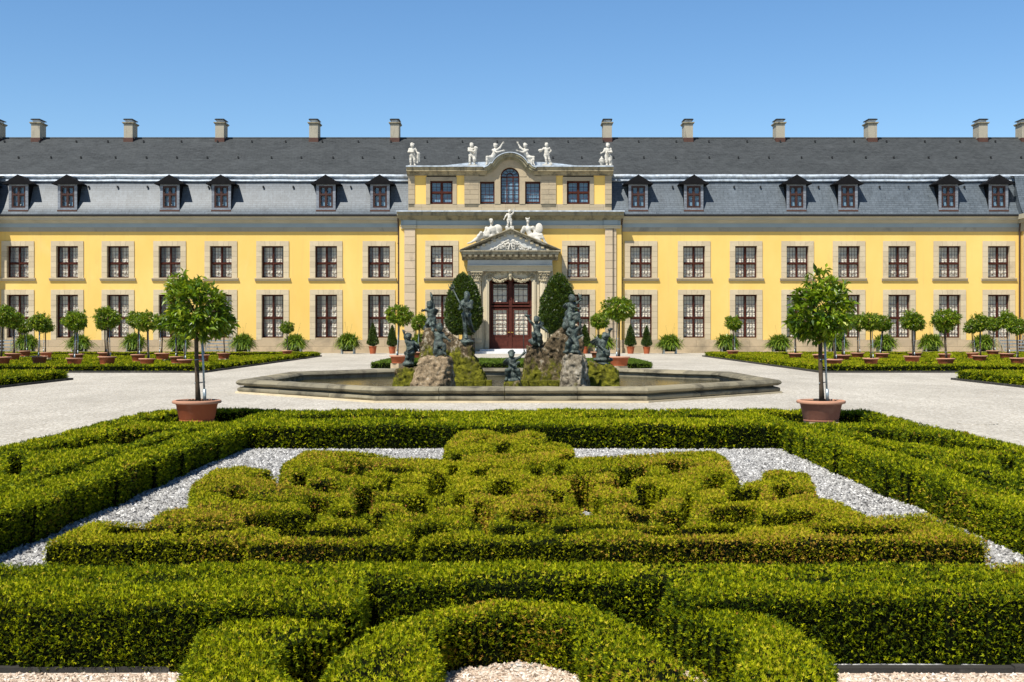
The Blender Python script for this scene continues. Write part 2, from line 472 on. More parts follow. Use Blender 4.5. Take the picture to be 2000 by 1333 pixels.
def surface_nets(fn, lo, hi, h):
    lo = np.array(lo, float); hi = np.array(hi, float)
    n = np.maximum(4, np.ceil((hi - lo) / h).astype(int) + 1)
    ax = [lo[k] + h * np.arange(n[k]) for k in range(3)]
    G = np.stack(np.meshgrid(*ax, indexing='ij'), -1)
    D = fn(G)
    # close the box
    for k in range(3):
        sl = [slice(None)] * 3
        for e in (0, -1):
            sl[k] = e; D[tuple(sl)] = np.maximum(D[tuple(sl)], h * .5)
    S = D < 0
    m = n - 1
    acc = np.zeros((*m, 3)); cnt = np.zeros(m)
    corners = [(a, b, c) for a in (0, 1) for b in (0, 1) for c in (0, 1)]
    def sub(A, o): return A[o[0]:o[0] + m[0], o[1]:o[1] + m[1], o[2]:o[2] + m[2]]
    for a in corners:
        for k in range(3):
            if a[k]: continue
            b = list(a); b[k] = 1
            da, db = sub(D, a), sub(D, b)
            cr = sub(S, a) != sub(S, b)
            den = np.where(cr, da - db, 1)
            t = np.where(cr, da / den, 0)
            for j in range(3):
                acc[..., j] += np.where(cr, a[j] + (t if j == k else 0), 0)
            cnt += cr
    act = cnt > 0
    idx = -np.ones(m, int); idx[act] = np.arange(act.sum())
    ii = np.argwhere(act)
    V = lo + h * (ii + acc[act] / cnt[act][:, None])
    F_ = []
    for k in range(3):
        u, w = (k + 1) % 3, (k + 2) % 3
        e = np.diff(S.astype(np.int8), axis=k)
        loc = np.argwhere(e != 0)
        ok = (loc[:, u] > 0) & (loc[:, w] > 0) & (loc[:, u] < m[u]) & (loc[:, w] < m[w])
        loc = loc[ok]
        sg = e[tuple(loc.T)]
        def cell(du, dw):
            c = loc.copy(); c[:, u] -= du; c[:, w] -= dw
            return idx[tuple(c.T)]
        q = np.stack([cell(1, 1), cell(0, 1), cell(0, 0), cell(1, 0)], 1)
        q[sg > 0] = q[sg > 0][:, ::-1]
        F_.append(q)
    Fq = np.concatenate(F_)
    # inside->outside orientation: edge going from inside (True) to outside gives e=-1
    return V, Fq
def smin(a, b, k):
    h = np.clip(.5 + .5 * (b - a) / k, 0, 1)
    return b + (a - b) * h - k * h * (1 - h)
def sd_cone(P, a, b, ra, rb):
    a = np.array(a, float); b = np.array(b, float)
    d = b - a
    t = np.clip(((P - a) @ d) / max(1e-9, d @ d), 0, 1)
    return np.linalg.norm(P - a - t[..., None] * d, axis=-1) - (ra + (rb - ra) * t)
def sd_ell(P, c, r, rot=None):
    q = P - np.array(c, float)
    if rot is not None:
        ca, sa = math.cos(rot), math.sin(rot)
        q = np.stack([q[..., 0] * ca + q[..., 2] * sa, q[..., 1], -q[..., 0] * sa + q[..., 2] * ca], -1)
    r = np.array(r, float)
    k0 = np.linalg.norm(q / r, axis=-1); k1 = np.linalg.norm(q / (r * r), axis=-1)
    return k0 * (k0 - 1) / np.maximum(k1, 1e-6)
def sdf_of(prims, k):
    def fn(P):
        d = None
        for p in prims:
            if p[0] == 'c': e = sd_cone(P, *p[1:5])
            else: e = sd_ell(P, *p[1:])
            kk = k
            d = e if d is None else smin(d, e, kk)
        return d
    return fn
def prim_bounds(prims, pad):
    lo, hi = np.full(3, 1e9), np.full(3, -1e9)
    for p in prims:
        if p[0] == 'c':
            for q, r in ((p[1], p[3]), (p[2], p[4])):
                lo = np.minimum(lo, np.array(q) - r); hi = np.maximum(hi, np.array(q) + r)
        else:
            r = max(p[2]) if len(p) > 3 else np.array(p[2])
            lo = np.minimum(lo, np.array(p[1]) - r); hi = np.maximum(hi, np.array(p[1]) + r)
    return lo - pad, hi + pad
def sdf_mesh(name, prims, k, h, rough=0):
    lo, hi = prim_bounds(prims, h * 3)
    f0 = sdf_of(prims, k)
    fn = (lambda P: f0(P) + rough * fbm(P, 9, 3)) if rough else f0
    V, Fq = surface_nets(fn, lo, hi, h)
    return np_mesh(name, V, Fq.ravel(), np.full(len(Fq), 4), None, True)
def poly_sd(x, z, poly):
    """signed distance to a polygon in a plane, negative inside"""
    p = np.array(poly, float)
    d = np.full(x.shape, 1e18); s = np.ones(x.shape)
    n = len(p)
    for i in range(n):
        a, b = p[i], p[i - 1]
        ex, ez = b - a
        wx_, wz_ = x - a[0], z - a[1]
        t = np.clip((wx_ * ex + wz_ * ez) / max(1e-12, ex * ex + ez * ez), 0, 1)
        d = np.minimum(d, (wx_ - ex * t) ** 2 + (wz_ - ez * t) ** 2)
        c1, c2, c3_ = z >= a[1], z < b[1], ex * wz_ > ez * wx_
        flip = (c1 & c2 & c3_) | (~c1 & ~c2 & ~c3_)
        s = np.where(flip, -s, s)
    return s * np.sqrt(d)

# ------------------------------------------------------------------ leaves
def unit(a):
    return a / np.maximum(1e-9, np.linalg.norm(a, axis=-1, keepdims=True))
def leaf_mesh(name, P, D, N, L, W, tint, fold=.25):
    """one folded quad per leaf: base P, direction D, face normal N"""
    D = unit(D); S = unit(np.cross(D, N)); Nn = unit(np.cross(S, D))
    L = np.broadcast_to(L, (len(P),))[:, None]; W = np.broadcast_to(W, (len(P),))[:, None]
    mid = P + D * L * .45
    V = np.empty((len(P), 4, 3), np.float32)
    V[:, 0] = P
    V[:, 1] = mid + S * W * .5 + Nn * W * fold
    V[:, 2] = P + D * L - Nn * L * .12
    V[:, 3] = mid - S * W * .5 + Nn * W * fold
    n = len(P)
    b = np.arange(n)[:, None] * 4
    fl = np.concatenate([b + np.array([0, 1, 2]), b + np.array([0, 2, 3])], 1)
    return np_mesh(name, V.reshape(-1, 3), fl.ravel(), np.full(2 * n, 3), np.repeat(tint, 4))
def sprig_mesh(name, base, P, N, L, tint, rng):
    """each sprig a fan of three slim leaflets; base = (V, quads) of the inner body is NOT included"""
    n = len(P)
    D0 = unit(N + rng.normal(0, .55, (n, 3)) + np.array([0, 0, .25]))
    S0 = unit(np.cross(D0, rng.normal(0, 1, (n, 3))))
    V = np.empty((n, 9, 3), np.float32)
    for j, (ang, ln) in enumerate(((-.7, .8), (.05, 1.1), (.75, .8))):
        d = unit(D0 * math.cos(ang) + S0 * math.sin(ang) + rng.normal(0, .12, (n, 3)))
        w = unit(np.cross(d, np.cross(D0, S0)))
        l = (L * ln * rng.uniform(.7, 1.25, n))[:, None]
        b = P - D0 * (L[:, None] * .25)
        V[:, 3 * j] = b + w * l * .17 + d * l * .25
        V[:, 3 * j + 1] = b - w * l * .17 + d * l * .25
        V[:, 3 * j + 2] = b + d * l
    fl = np.arange(9 * n)
    return np_mesh(name, V.reshape(-1, 3), fl, np.full(3 * n, 3), np.repeat(tint, 9))

# ------------------------------------------------------------------ clipped hedges from a plan
def hedge(name, label, region, inside, h, cell, Lk=.0024, Lmin=.020, dens=3.6, warm=0.0, group=None, cat='hedge', leafmat='hedge', flat=1.0, rk=.30, wob=.035, view=True, far_L=None):
    """region (x0,x1,y0,y1); inside(X,Y)->bool plan mask. Inner body + thousands of real sprigs on top and sides."""
    rng = np.random.default_rng(abs(hash(name + label)) % 1000 if False else sum(map(ord, label)))
    x0, x1, y0, y1 = region
    nx, ny = int((x1 - x0) / cell), int((y1 - y0) / cell)
    xc = x0 + (np.arange(nx) + .5) * cell; yc = y0 + (np.arange(ny) + .5) * cell
    X, Y = np.meshgrid(xc, yc, indexing='ij')
    P3 = np.stack([X, Y, np.zeros_like(X)], -1)
    wx_ = fbm(P3, 1.7, 3) * wob * 2; wy_ = fbm(P3 + 31, 1.7, 3) * wob * 2
    mask = inside(X + wx_, Y + wy_)
    if view: mask &= np.abs(X) < Y * .4348 + 2.5
    # vertices of the inner body
    gx = x0 + np.arange(nx + 1) * cell; gy = y0 + np.arange(ny + 1) * cell
    GX, GY = np.meshgrid(gx, gy, indexing='ij')
    G3 = np.stack([GX, GY, np.zeros_like(GX)], -1)
    kr = max(1, int(round(.05 / cell)))
    mp_ = np.pad(mask.astype(float), kr)
    av = sum(mp_[a:a + nx, b:b + ny] for a in range(2 * kr + 1) for b in range(2 * kr + 1)) / (2 * kr + 1) ** 2
    avp = np.pad(av, 1, mode='edge')
    avv = (avp[:-1, :-1] + avp[1:, :-1] + avp[:-1, 1:] + avp[1:, 1:]) / 4
    def top_z(Q): return h + (fbm(Q, .9, 3) * h * .10 + fbm(Q + 11, 4, 3) * h * .09) * flat
    rnd = lambda a: np.clip(1 - a, 0, .6) ** 1.5 * h * rk
    inset = max(.026, Lmin * .7)
    GZ = top_z(G3) - inset - rnd(avv)
    GXj = GX + fbm(G3 + 5, 6, 2) * cell * .8; GYj = GY + fbm(G3 + 17, 6, 2) * cell * .8
    nv = (nx + 1) * (ny + 1)
    vid = np.arange(nv).reshape(nx + 1, ny + 1)
    Vt = np.stack([GXj, GYj, GZ], -1).reshape(-1, 3); Vb = Vt.copy(); Vb[:, 2] = 0
    ii, jj = np.nonzero(mask)
    quads = [np.stack([vid[ii, jj], vid[ii + 1, jj], vid[ii + 1, jj + 1], vid[ii, jj + 1]], 1)]
    pad = np.pad(mask, 1)
    edges = []                                       # (x,y,nx,ny)
    for dx, dy in ((1, 0), (-1, 0), (0, 1), (0, -1)):
        nb = pad[1 + dx:1 + dx + nx, 1 + dy:1 + dy + ny]
        a, b = np.nonzero(mask & ~nb)
        if dx == 1: e0, e1 = vid[a + 1, b], vid[a + 1, b + 1]
        elif dx == -1: e0, e1 = vid[a, b + 1], vid[a, b]
        elif dy == 1: e0, e1 = vid[a + 1, b + 1], vid[a, b + 1]
        else: e0, e1 = vid[a, b], vid[a + 1, b]
        quads.append(np.stack([e0 + nv, e1 + nv, e1, e0], 1))
        edges.append(np.stack([xc[a] + dx * cell * .5, yc[b] + dy * cell * .5, np.full(len(a), dx), np.full(len(a), dy)], 1))
    Q = np.concatenate(quads); Vall = np.concatenate([Vt, Vb])
    used = np.unique(Q); re = -np.ones(2 * nv, int); re[used] = np.arange(len(used))
    cx, cy = float(X[mask].mean()), float(Y[mask].mean())
    base = Vector((cx, cy, 0))
    offs = np.array([cx, cy, 0])
    core = np_mesh('hedge_body', Vall[used] - offs, re[Q].ravel(), np.full(len(Q), 4))
    # sprigs: number follows area over leaf size squared
    Ys = Y[mask]; dist = np.hypot(X[mask], Ys)
    Lc = np.maximum(Lmin, dist * Lk) if far_L is None else np.full(len(Ys), far_L)
    thin = fbm(np.stack([X[mask], Ys, np.zeros(len(Ys))], 1) + 70, 3.5, 3)
    lam = cell * cell * dens / Lc ** 2 * np.clip(1.0 + thin * 1.5, .3, 1.4)
    cnt = rng.poisson(lam)
    k = np.repeat(np.arange(len(Ys)), cnt)
    px = X[mask][k] + rng.uniform(-.5, .5, len(k)) * cell; py = Ys[k] + rng.uniform(-.5, .5, len(k)) * cell
    Pq = np.stack([px, py, np.zeros(len(k))], 1)
    pz = top_z(Pq) - inset * rng.uniform(-.1, 1.4, len(k)) - rnd(av[mask][k])
    P1 = np.stack([px, py, pz], 1); N1 = np.tile([0, 0, 1.0], (len(k), 1)); L1 = Lc[k]
    E = np.concatenate(edges)
    dE = np.hypot(E[:, 0], E[:, 1]); LE = np.maximum(Lmin, dE * Lk) if far_L is None else np.full(len(E), far_L)
    cnt = rng.poisson(cell * h * dens * .85 / LE ** 2)
    k = np.repeat(np.arange(len(E)), cnt)
    tv = rng.uniform(-.5, .5, len(k)) * cell
    ex = E[k, 0] + np.where(E[k, 2] == 0, tv, 0); ey = E[k, 1] + np.where(E[k, 3] == 0, tv, 0)
    N2 = np.stack([E[k, 2], E[k, 3], np.full(len(k), .15)], 1)
    # soften the staircase of the grid: average the side normals with noise
    N2[:, :2] += rng.normal(0, .35, (len(k), 2))
    ez = h * rng.uniform(.02, .97, len(k))
    bul = .02 * np.sin(ez / h * 3.1)
    P2 = np.stack([ex, ey, ez], 1) + N2 * (bul + rng.uniform(-.3, .3, len(k)) * cell)[:, None]
    P = np.concatenate([P1, P2]); N = np.concatenate([N1, N2]); L = np.concatenate([L1, LE[k]])
    Pf = P.copy(); Pf[:, 2] = 0
    patch = fbm(Pf + 3, .8, 3)
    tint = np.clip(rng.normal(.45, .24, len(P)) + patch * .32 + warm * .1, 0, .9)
    top_fresh_lit = np.concatenate([np.ones(len(P1)), np.zeros(len(P2))])
    tint = np.clip(tint + .18 * top_fresh_lit - .12, 0, .9)  # tops carry fresher growth; side sprigs are also toned down as shade
    br = fbm(P + 50, 1.3, 3) + warm * .35
    dead = (rng.random(len(P)) < np.clip((br - .18) * .9, 0.004, .45))
    tint[dead] = rng.uniform(.92, 1.0, dead.sum())
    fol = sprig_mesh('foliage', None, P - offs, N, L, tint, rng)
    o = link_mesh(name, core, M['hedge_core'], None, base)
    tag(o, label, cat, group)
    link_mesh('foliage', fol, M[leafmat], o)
    return o
def in_poly_px(poly, h):
    """a plan mask given as a polygon on the photo, lying on the plane of the hedge top"""
    pts = [gnd(x, y, h) for x, y in poly]
    return lambda X, Y: poly_sd(X, Y, pts) < 0
def in_ell_px(ells, h):
    """pockets between the hedge strands: (px, py, rx, ry) on the hedge top plane"""
    def f(X, Y):
        r = np.zeros(X.shape, bool)
        px = PX0 + F * X / Y; py = PY0 + F * (EYE - h) / Y
        for cx, cy, rx, ry in ells:
            r |= (np.abs((px - cx) / rx) ** 2.6 + np.abs((py - cy) / ry) ** 2.6) < 1
        return r
    return f
def in_strokes(strokes):
    """(x0,y0,x1,y1,width) in plan metres"""
    def f(X, Y):
        r = np.zeros(X.shape, bool)
        for a, b, c, d, w in strokes:
            ex, ey = c - a, d - b
            t = np.clip(((X - a) * ex + (Y - b) * ey) / (ex * ex + ey * ey), 0, 1)
            r |= np.hypot(X - a - ex * t, Y - b - ey * t) < w / 2
        return r
    return f
def in_rect(x0, x1, y0, y1): return lambda X, Y: (X > x0) & (X < x1) & (Y > y0) & (Y < y1)
# ------------------------------------------------------------------ ground
def sheet(name, x0, x1, y0, y1, z, mat, n=1):
    mb = MB(); mb.add([(x0, y0, z), (x1, y0, z), (x1, y1, z), (x0, y1, z)], [(0, 1, 2, 3)])
    o = mb.build(name, M[mat]); o['kind'] = 'structure'
    return o
sheet('ground', -600, 600, -300, 900, 0, 'gravel')
sheet('bed_gravel', -6.05, 6.05, 6.12, 20.2, .004, 'gravel_grey')
sheet('front_path', -12, 12, -6, 6.05, .004, 'gravel_warm')

# ------------------------------------------------------------------ the palace
YW, YR, XC = 89.5, 89.1, 997.0
def X1(px, Y=YW): return wx(px, Y)
palace = thing('palace', (wx(XC, YW), YW, 0), 'long yellow baroque palace with grey mansard roof and pedimented doorway', 'building')
UP0, UP1 = wz(543, YW), wz(481, YW)               # upper window opening
LO0, LO1 = wz(660, YW), wz(576, YW)               # lower window opening
WL = [35, 131.5, 230.5, 331.5, 431.5, 532.5, 637, 740]
WRt = [1252, 1355.5, 1457, 1557.5, 1658, 1756, 1854.5, 1950.5]
WC = [863, 1130]
OW = 1.66                                          # opening width
def holed(mb, x0, x1, z0, z1, holes, y):
    xs = sorted({x0, x1, *[h[0] for h in holes], *[h[1] for h in holes]})
    zs = sorted({z0, z1, *[h[2] for h in holes], *[h[3] for h in holes]})
    for a, b in zip(xs, xs[1:]):
        for c, d in zip(zs, zs[1:]):
            mx, mz = (a + b) / 2, (c + d) / 2
            if any(h[0] < mx < h[1] and h[2] < mz < h[3] for h in holes): continue
            mb.add([(a, y, c), (b, y, c), (b, y, d), (a, y, d)], [(0, 1, 2, 3)])
XR0, XR1 = wx(780, YR), wx(1214, YR)               # risalit
XE0, XE1 = wx(-12, YW), wx(1993, YW)               # ends of the wings, where the pavilions step out
EAVE = wz(423, YW)
def wing_holes(cols):
    hs = []
    for c in cols:
        x = wx(c, YW)
        hs += [(x - OW / 2, x + OW / 2, UP0, UP1), (x - OW / 2, x + OW / 2, LO0, LO1)]
    return hs
mb = MB(); holed(mb, XE0 - .5, XR0 + .02, .9, EAVE, wing_holes(WL), YW); mb.build('wall', M['stucco'], palace)
mb = MB(); holed(mb, XR1 - .02, XE1 + .5, .9, EAVE, wing_holes(WRt), YW); mb.build('wall', M['stucco'], palace)
hs = []
for c in WC:
    x = wx(c, YR); hs += [(x - .85, x + .85, UP0, UP1), (x - .85, x + .85, LO0, LO1)]
DX0, DX1, DZ1 = wx(955, YR), wx(1039, YR), wz(541, YR)
hs.append((DX0 - .02, DX1 + .02, .0, DZ1 + .05))
mb = MB(); holed(mb, XR0, XR1, .0, EAVE, hs, YR)
mb.add([(XR0, YR, 0), (XR0, YR, EAVE), (XR0, YW, EAVE), (XR0, YW, 0)], [(0, 1, 2, 3)])
mb.add([(XR1, YR, 0), (XR1, YW, 0), (XR1, YW, EAVE), (XR1, YR, EAVE)], [(0, 1, 2, 3)])
mb.build('wall', M['stucco'], palace)
mb = MB(); mb.box(XE0 - .5, XE1 + .5, YW + 2.2, YW + 2.3, 0, 13.2); mb.box(XE0 - .5, XE1 + .5, YW + .02, YW + 2.2, 4.95, 5.15); mb.box(XE0 - .5, XE1 + .5, YW + .02, YW + 2.2, .02, .1)
mb.build('room_backing', M['interior'], palace)
# plinth of coursed stone blocks
mb = MB()
PL = wz(664, YW)
def courses(mb, x0, x1, y0, y1, z0, z1, rows, lo, hi, gap=.012):
    for r in range(rows):
        a = x0 + random.uniform(-lo, 0) * .5
        zz0 = z0 + (z1 - z0) * r / rows; zz1 = z0 + (z1 - z0) * (r + 1) / rows
        while a < x1:
            b = a + random.uniform(lo, hi)
            if b > x1 - lo * .4: b = x1
            mb.box(max(a, x0), b - gap, y0 + random.uniform(0, .012), y1, zz0, zz1 - gap)
            a = b
courses(mb, XE0 - .5, XR0 - .03, YW - .09, YW - .005, 0, PL, 2, 1.0, 2.4)
mb.build('plinth', M['plinth'], palace); mb = MB()
courses(mb, XR1 + .03, XE1 + .5, YW - .09, YW - .005, 0, PL, 2, 1.0, 2.4)
mb.build('plinth', M['plinth'], palace); mb = MB()
courses(mb, XR0 - .05, wx(915, YR), YR - .09, YR - .005, 0, PL, 2, .8, 1.8)
mb.build('plinth', M['plinth'], palace); mb = MB()
courses(mb, wx(1079, YR), XR1 + .05, YR - .09, YR - .005, 0, PL, 2, .8, 1.8)
mb.build('plinth', M['plinth'], palace)

M['net'] = plain('curtain in painted shade', (.20, .195, .19), .9, .1)  # flat grey stands in for curtain cloth in shade
# --- windows: proto per kind, copied
def sash(mb, x0, x1, z0, z1, y, cols, rows, bar=.040, mun=.020):
    """one casement: frame + glazing bars"""
    mb.box(x0, x0 + bar, y, y + .05, z0, z1); mb.box(x1 - bar, x1, y, y + .05, z0, z1)
    mb.box(x0 + bar, x1 - bar, y, y + .05, z0, z0 + bar); mb.box(x0 + bar, x1 - bar, y, y + .05, z1 - bar, z1)
    for i in range(1, cols):
        x = x0 + bar + (x1 - x0 - 2 * bar) * i / cols
        mb.box(x - mun / 2, x + mun / 2, y + .012, y + .040, z0 + bar, z1 - bar)
    for i in range(1, rows):
        z = z0 + bar + (z1 - z0 - 2 * bar) * i / rows
        mb.box(x0 + bar, x1 - bar, y + .015, y + .037, z - mun / 2, z + mun / 2)
def curtain_mesh(w, h, y, x0s, seed, swag=.42):
    """gathered cloth: vertical folds and hanging swags"""
    rng = random.Random(seed)
    V, Fc, T = [], [], []
    for (a, b) in x0s:
        nx, nz = max(8, int((b - a) / .035)), int(h / .05)
        ph = rng.uniform(0, 6)
        base = len(V)
        for i in range(nx + 1):
            u = i / nx; x = a + (b - a) * u
            loop = abs(math.sin(math.pi * (x - a) / .27))
            for k in range(nz + 1):
                z = .02 + (h - .04) * k / nz
                s = ((z + .13 * (loop if z < h * .78 else 0)) % swag) / swag
                amp = (.075 + .03 * math.sin(x * 9 + seed)) if z < h * .78 else .0
                V.append((x, y + .018 * math.sin(x * 2 * math.pi / .115 + ph) - amp * (1 - s) ** 1.6 + .05, z)); T.append(.5)
        for i in range(nx):
            for k in range(nz):
                p = base + i * (nz + 1) + k
                Fc.append((p, p + nz + 1, p + nz + 2, p + 1))
    m = MB(); m.v, m.f, m.t = V, Fc, T
    return m
def make_window(w, h, lower, drapes, surround=True, rows=(3, 4), tr=.46, seed=1, sill=True, sw=.41):
    fr = MB()
    y = .30
    o = .06
    fr.box(-w / 2 + .004, -w / 2 + o, y - .03, y + .08, .004, h - .004); fr.box(w / 2 - o, w / 2 - .004, y - .03, y + .08, .004, h - .004)
    fr.box(-w / 2 + o, w / 2 - o, y - .03, y + .08, h - o, h - .004); fr.box(-w / 2 + o, w / 2 - o, y - .03, y + .08, .004, o)
    zt = h * tr
    fr.box(-.042, .042, y - .06, y + .07, o, h - o)
    fr.box(-w / 2 + o, -.042, y - .07, y + .06, zt - .05, zt + .05); fr.box(.042, w / 2 - o, y - .07, y + .06, zt - .05, zt + .05)
    for a, b in ((-w / 2 + o, -.042), (.042, w / 2 - o)):
        sash(fr, a, b, o, zt - .05, y + .01, 3, rows[0]); sash(fr, a, b, zt + .05, h - o, y + .01, 3, rows[1])
    f = fr.build('window', M['wood'], None, local=True)
    g = MB(); g.add([(-w / 2 + o, y + .035, o), (w / 2 - o, y + .035, o), (w / 2 - o, y + .035, h - o), (-w / 2 + o, y + .035, h - o)], [(0, 1, 2, 3)])
    g.build('pane', M['glass'], f, local=True)
    cm = curtain_mesh(w, h, y + .10, drapes, seed)
    cm.build('curtain', M['curtain'], f, smooth=True, local=True)
    nm = curtain_mesh(w - .06, h, y + .22, [(-w / 2 + .04, w / 2 - .04)], seed + 50, 9.0)
    nm.build('shaded_curtain', M['net'], f, smooth=True, local=True)
    if surround:
        s = MB()
        hl = .38 if surround is True else surround
        z0 = -.16 if lower else 0
        nb = 8 if lower else 6
        mo = MB()
        for sx in (-1, 1):
            xa, xb = sorted((sx * w / 2, sx * (w / 2 + sw)))
            zs = [z0 + (h - z0) * k / nb for k in range(nb + 1)]
            for a, b in zip(zs, zs[1:]):
                s.box(xa, xb, -.06 - random.uniform(0, .008), .38, a + .006, b - .006)
            mo.box(xa + .012, xb - .008, -.035, .36, z0 + .01, h - .01)
        cuts = [-(w / 2 + sw), -w * .33, -w * .11, w * .12, w * .34, w / 2 + sw]
        for i, (a, b) in enumerate(zip(cuts, cuts[1:])):
            lean = .05
            la = a + (lean * (-1 if a < 0 else 1) if 0 < i else 0); lb = b + (lean * (-1 if b < 0 else 1) if i < 4 else 0)
            y0_ = -.06 - random.uniform(0, .008)
            yy = .38
            s.add([(a + .006, y0_, h + .004), (b - .006, y0_, h + .004), (lb - .006, y0_, h + hl), (la + .006, y0_, h + hl),
                   (a + .006, yy, h + .004), (b - .006, yy, h + .004), (lb - .006, yy, h + hl), (la + .006, yy, h + hl)],
                  [(0, 1, 2, 3), (5, 4, 7, 6), (1, 5, 6, 2), (4, 0, 3, 7), (3, 2, 6, 7), (4, 5, 1, 0)])
        mo.box(-(w / 2 + sw) + .012, w / 2 + sw - .008, -.035, .36, h + .012, h + hl - .008)
        sr = s.build('surround', M['surround'], f, local=True)
        if sill and not lower:
            k = MB()
            prof = [(-.06, -.24), (-.10, -.24), (-.12, -.17), (-.19, -.09), (-.20, -.02), (-.06, -.002), (.22, -.002), (.22, -.24)]
            k.prism_x(prof[::-1], -(w / 2 + sw + .10), w / 2 + sw + .10)
            k.build('sill', M['surround'], f, local=True)
        if lower:
            k = MB(); k.box(-w / 2 + .004, w / 2 - .004, -.045, .30, -.165, -.004); k.build('sill', M['plinth'], f, local=True)
        mo.build('mortar_bed', M['mortar'], f, local=True)
    return f
hU, hL = UP1 - UP0, LO1 - LO0
def drp(w, part, v=0):
    o = w / 2 - .07
    if part == 'full' and v: return [(-o, -.03 - .10 * (v == 2)), (.03 + .14 * (v == 1), o)]
    if part == 'right' and v: return [(-.38 - .12 * v, -.05), (.40 - .10 * v, o - .12 * (v == 2))]
    if part == 'full': return [(-o, -.03), (.03, o)]
    if part == 'right': return [(-.38, -.05), (.40, o)]
    return [(-o + .1, -.05), (.08, o - .05)]
protos = {}
def place(kind, x, y, z, **kw):
    if kind not in protos:
        protos[kind] = make_window(**kw)
        o = protos[kind]
    else: o = copy_tree(protos[kind])
    o.parent = palace
    o.location = Vector((x, y, z)) - Vector(palace.location)
    return o
for i, c in enumerate(WL):
    v = i % 3
    place('upL%d' % v, wx(c, YW), YW, UP0, w=OW, h=hU, lower=False, drapes=drp(OW, 'right', v), rows=(4, 4), seed=2 + 7 * v)
    place('loL%d' % v, wx(c, YW), YW, LO0, w=OW, h=hL, lower=True, drapes=drp(OW, 'right', v), rows=(4, 5), seed=3 + 7 * v)
for i, c in enumerate(WRt):
    v = i % 3
    place('upR%d' % v, wx(c, YW), YW, UP0, w=OW, h=hU, lower=False, drapes=drp(OW, 'full', v), rows=(4, 4), seed=4 + 7 * v)
    place('loR%d' % v, wx(c, YW), YW, LO0, w=OW, h=hL, lower=True, drapes=drp(OW, 'full', v), rows=(4, 5), seed=5 + 7 * v)
for c in WC:
    place('upC', wx(c, YR), YR, UP0, w=1.70, h=hU, lower=False, drapes=drp(1.7, 'full'), rows=(4, 4), seed=6)
    place('loC', wx(c, YR), YR, LO0, w=1.70, h=hL, lower=True, drapes=drp(1.7, 'full'), rows=(4, 5), seed=7)

# --- wing cornices
def z_(py): return wz(py, YW)
def wing_cornice(x0, x1):
    mb = MB()
    a = x0
    while a < x1:
        b = min(x1, a + random.uniform(1.3, 1.9))
        if x1 - b < .5: b = x1
        mb.box(a, b - .008, YW - .09, YW + .1, z_(453), z_(444.5)); a = b
    mb.build('stone_band', M['band'], palace)
    mb = MB(); mb.box(x0, x1, YW - .075, YW + .1, z_(444.5), z_(437)); mb.build('frieze', M['frieze'], palace)
    mb = MB()
    zz = z_(437)
    prof = [(YW + .1, zz), (YW - .16, zz), (YW - .16, zz + .08), (YW - .25, zz + .12), (YW - .27, zz + .2), (YW - .50, zz + .23), (YW - .50, zz + .36), (YW - .58, zz + .42), (YW - .62, zz + .48), (YW + .1, zz + .48)]
    mb.prism_x(prof, x0, x1); mb.build('cornice', M['mould'], palace)
    mb = MB(); g = [(YW - .64, zz + .50), (YW - .72, zz + .49), (YW - .76, zz + .53), (YW - .76, zz + .63), (YW - .70, zz + .64), (YW - .70, zz + .56), (YW - .58, zz + .56), (YW - .58, zz + .50)]
    mb.prism_x(g, x0, x1); mb.build('gutter', M['black'], palace)
    return zz + .5
GZ = wing_cornice(XE0 - .5, XR0 - .02)
wing_cornice(XR1 + .02, XE1 + .5)

# --- roof
ZL = 13.42
XA0, XA1 = wx(797.5, YR), wx(1194.5, YR)            # attic storey
low = [(YW - .66, GZ + .05), (YW - .40, GZ + .26), (YW - .05, GZ + .68), (YW + .30, GZ + 1.3), (YW + .62, GZ + 2.0), (YW + .88, GZ + 2.6), (YW + 1.0, ZL)]
def roof_y(z):
    for (a, b), (c, d) in zip(low, low[1:]):
        if b <= z <= d: return a + (c - a) * (z - b) / (d - b)
    return low[-1][0]
RIDGE_Y, RIDGE_Z = YW + 8.3, wz(270.5, YW + 8.3)
for (x0, x1) in ((XE0 - 12, XA0 - .0), (XA1 + .0, XE1 + 12)):
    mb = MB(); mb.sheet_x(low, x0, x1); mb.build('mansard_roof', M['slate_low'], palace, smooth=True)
    mb = MB()
    for (yy, zz, rr) in ((YW + .93, ZL + .13, .15), (YW + .86, ZL - .22, .085)):
        mb.tube([(x0 + (x1 - x0) * i / 40, yy, zz + .015 * math.sin(i * 1.7)) for i in range(41)], rr, 10)
    mb.sheet_x([(YW + .84, ZL - .3), (YW + 1.02, ZL + .02), (YW + 1.12, ZL + .30)], x0, x1)
    mb.build('lead_ledge', M['lead'], palace, smooth=True)
mb = MB(); mb.sheet_x([(YW + .98, ZL + .22), (RIDGE_Y, RIDGE_Z), (RIDGE_Y + 8, ZL)], XE0 - 12, XE1 + 12); mb.build('upper_roof', M['slate'], palace)
mb = MB(); mb.tube([(XE0 - 12, RIDGE_Y, RIDGE_Z), (XE1 + 12, RIDGE_Y, RIDGE_Z)], .09, 8); mb.build('ridge_cap', M['slate'], palace)
hook = MB(); hook.box(-.05, .05, -.16, 0, -.03, .12)
hk = hook.build('roof_hook', M['black'], None, local=True)
first = True
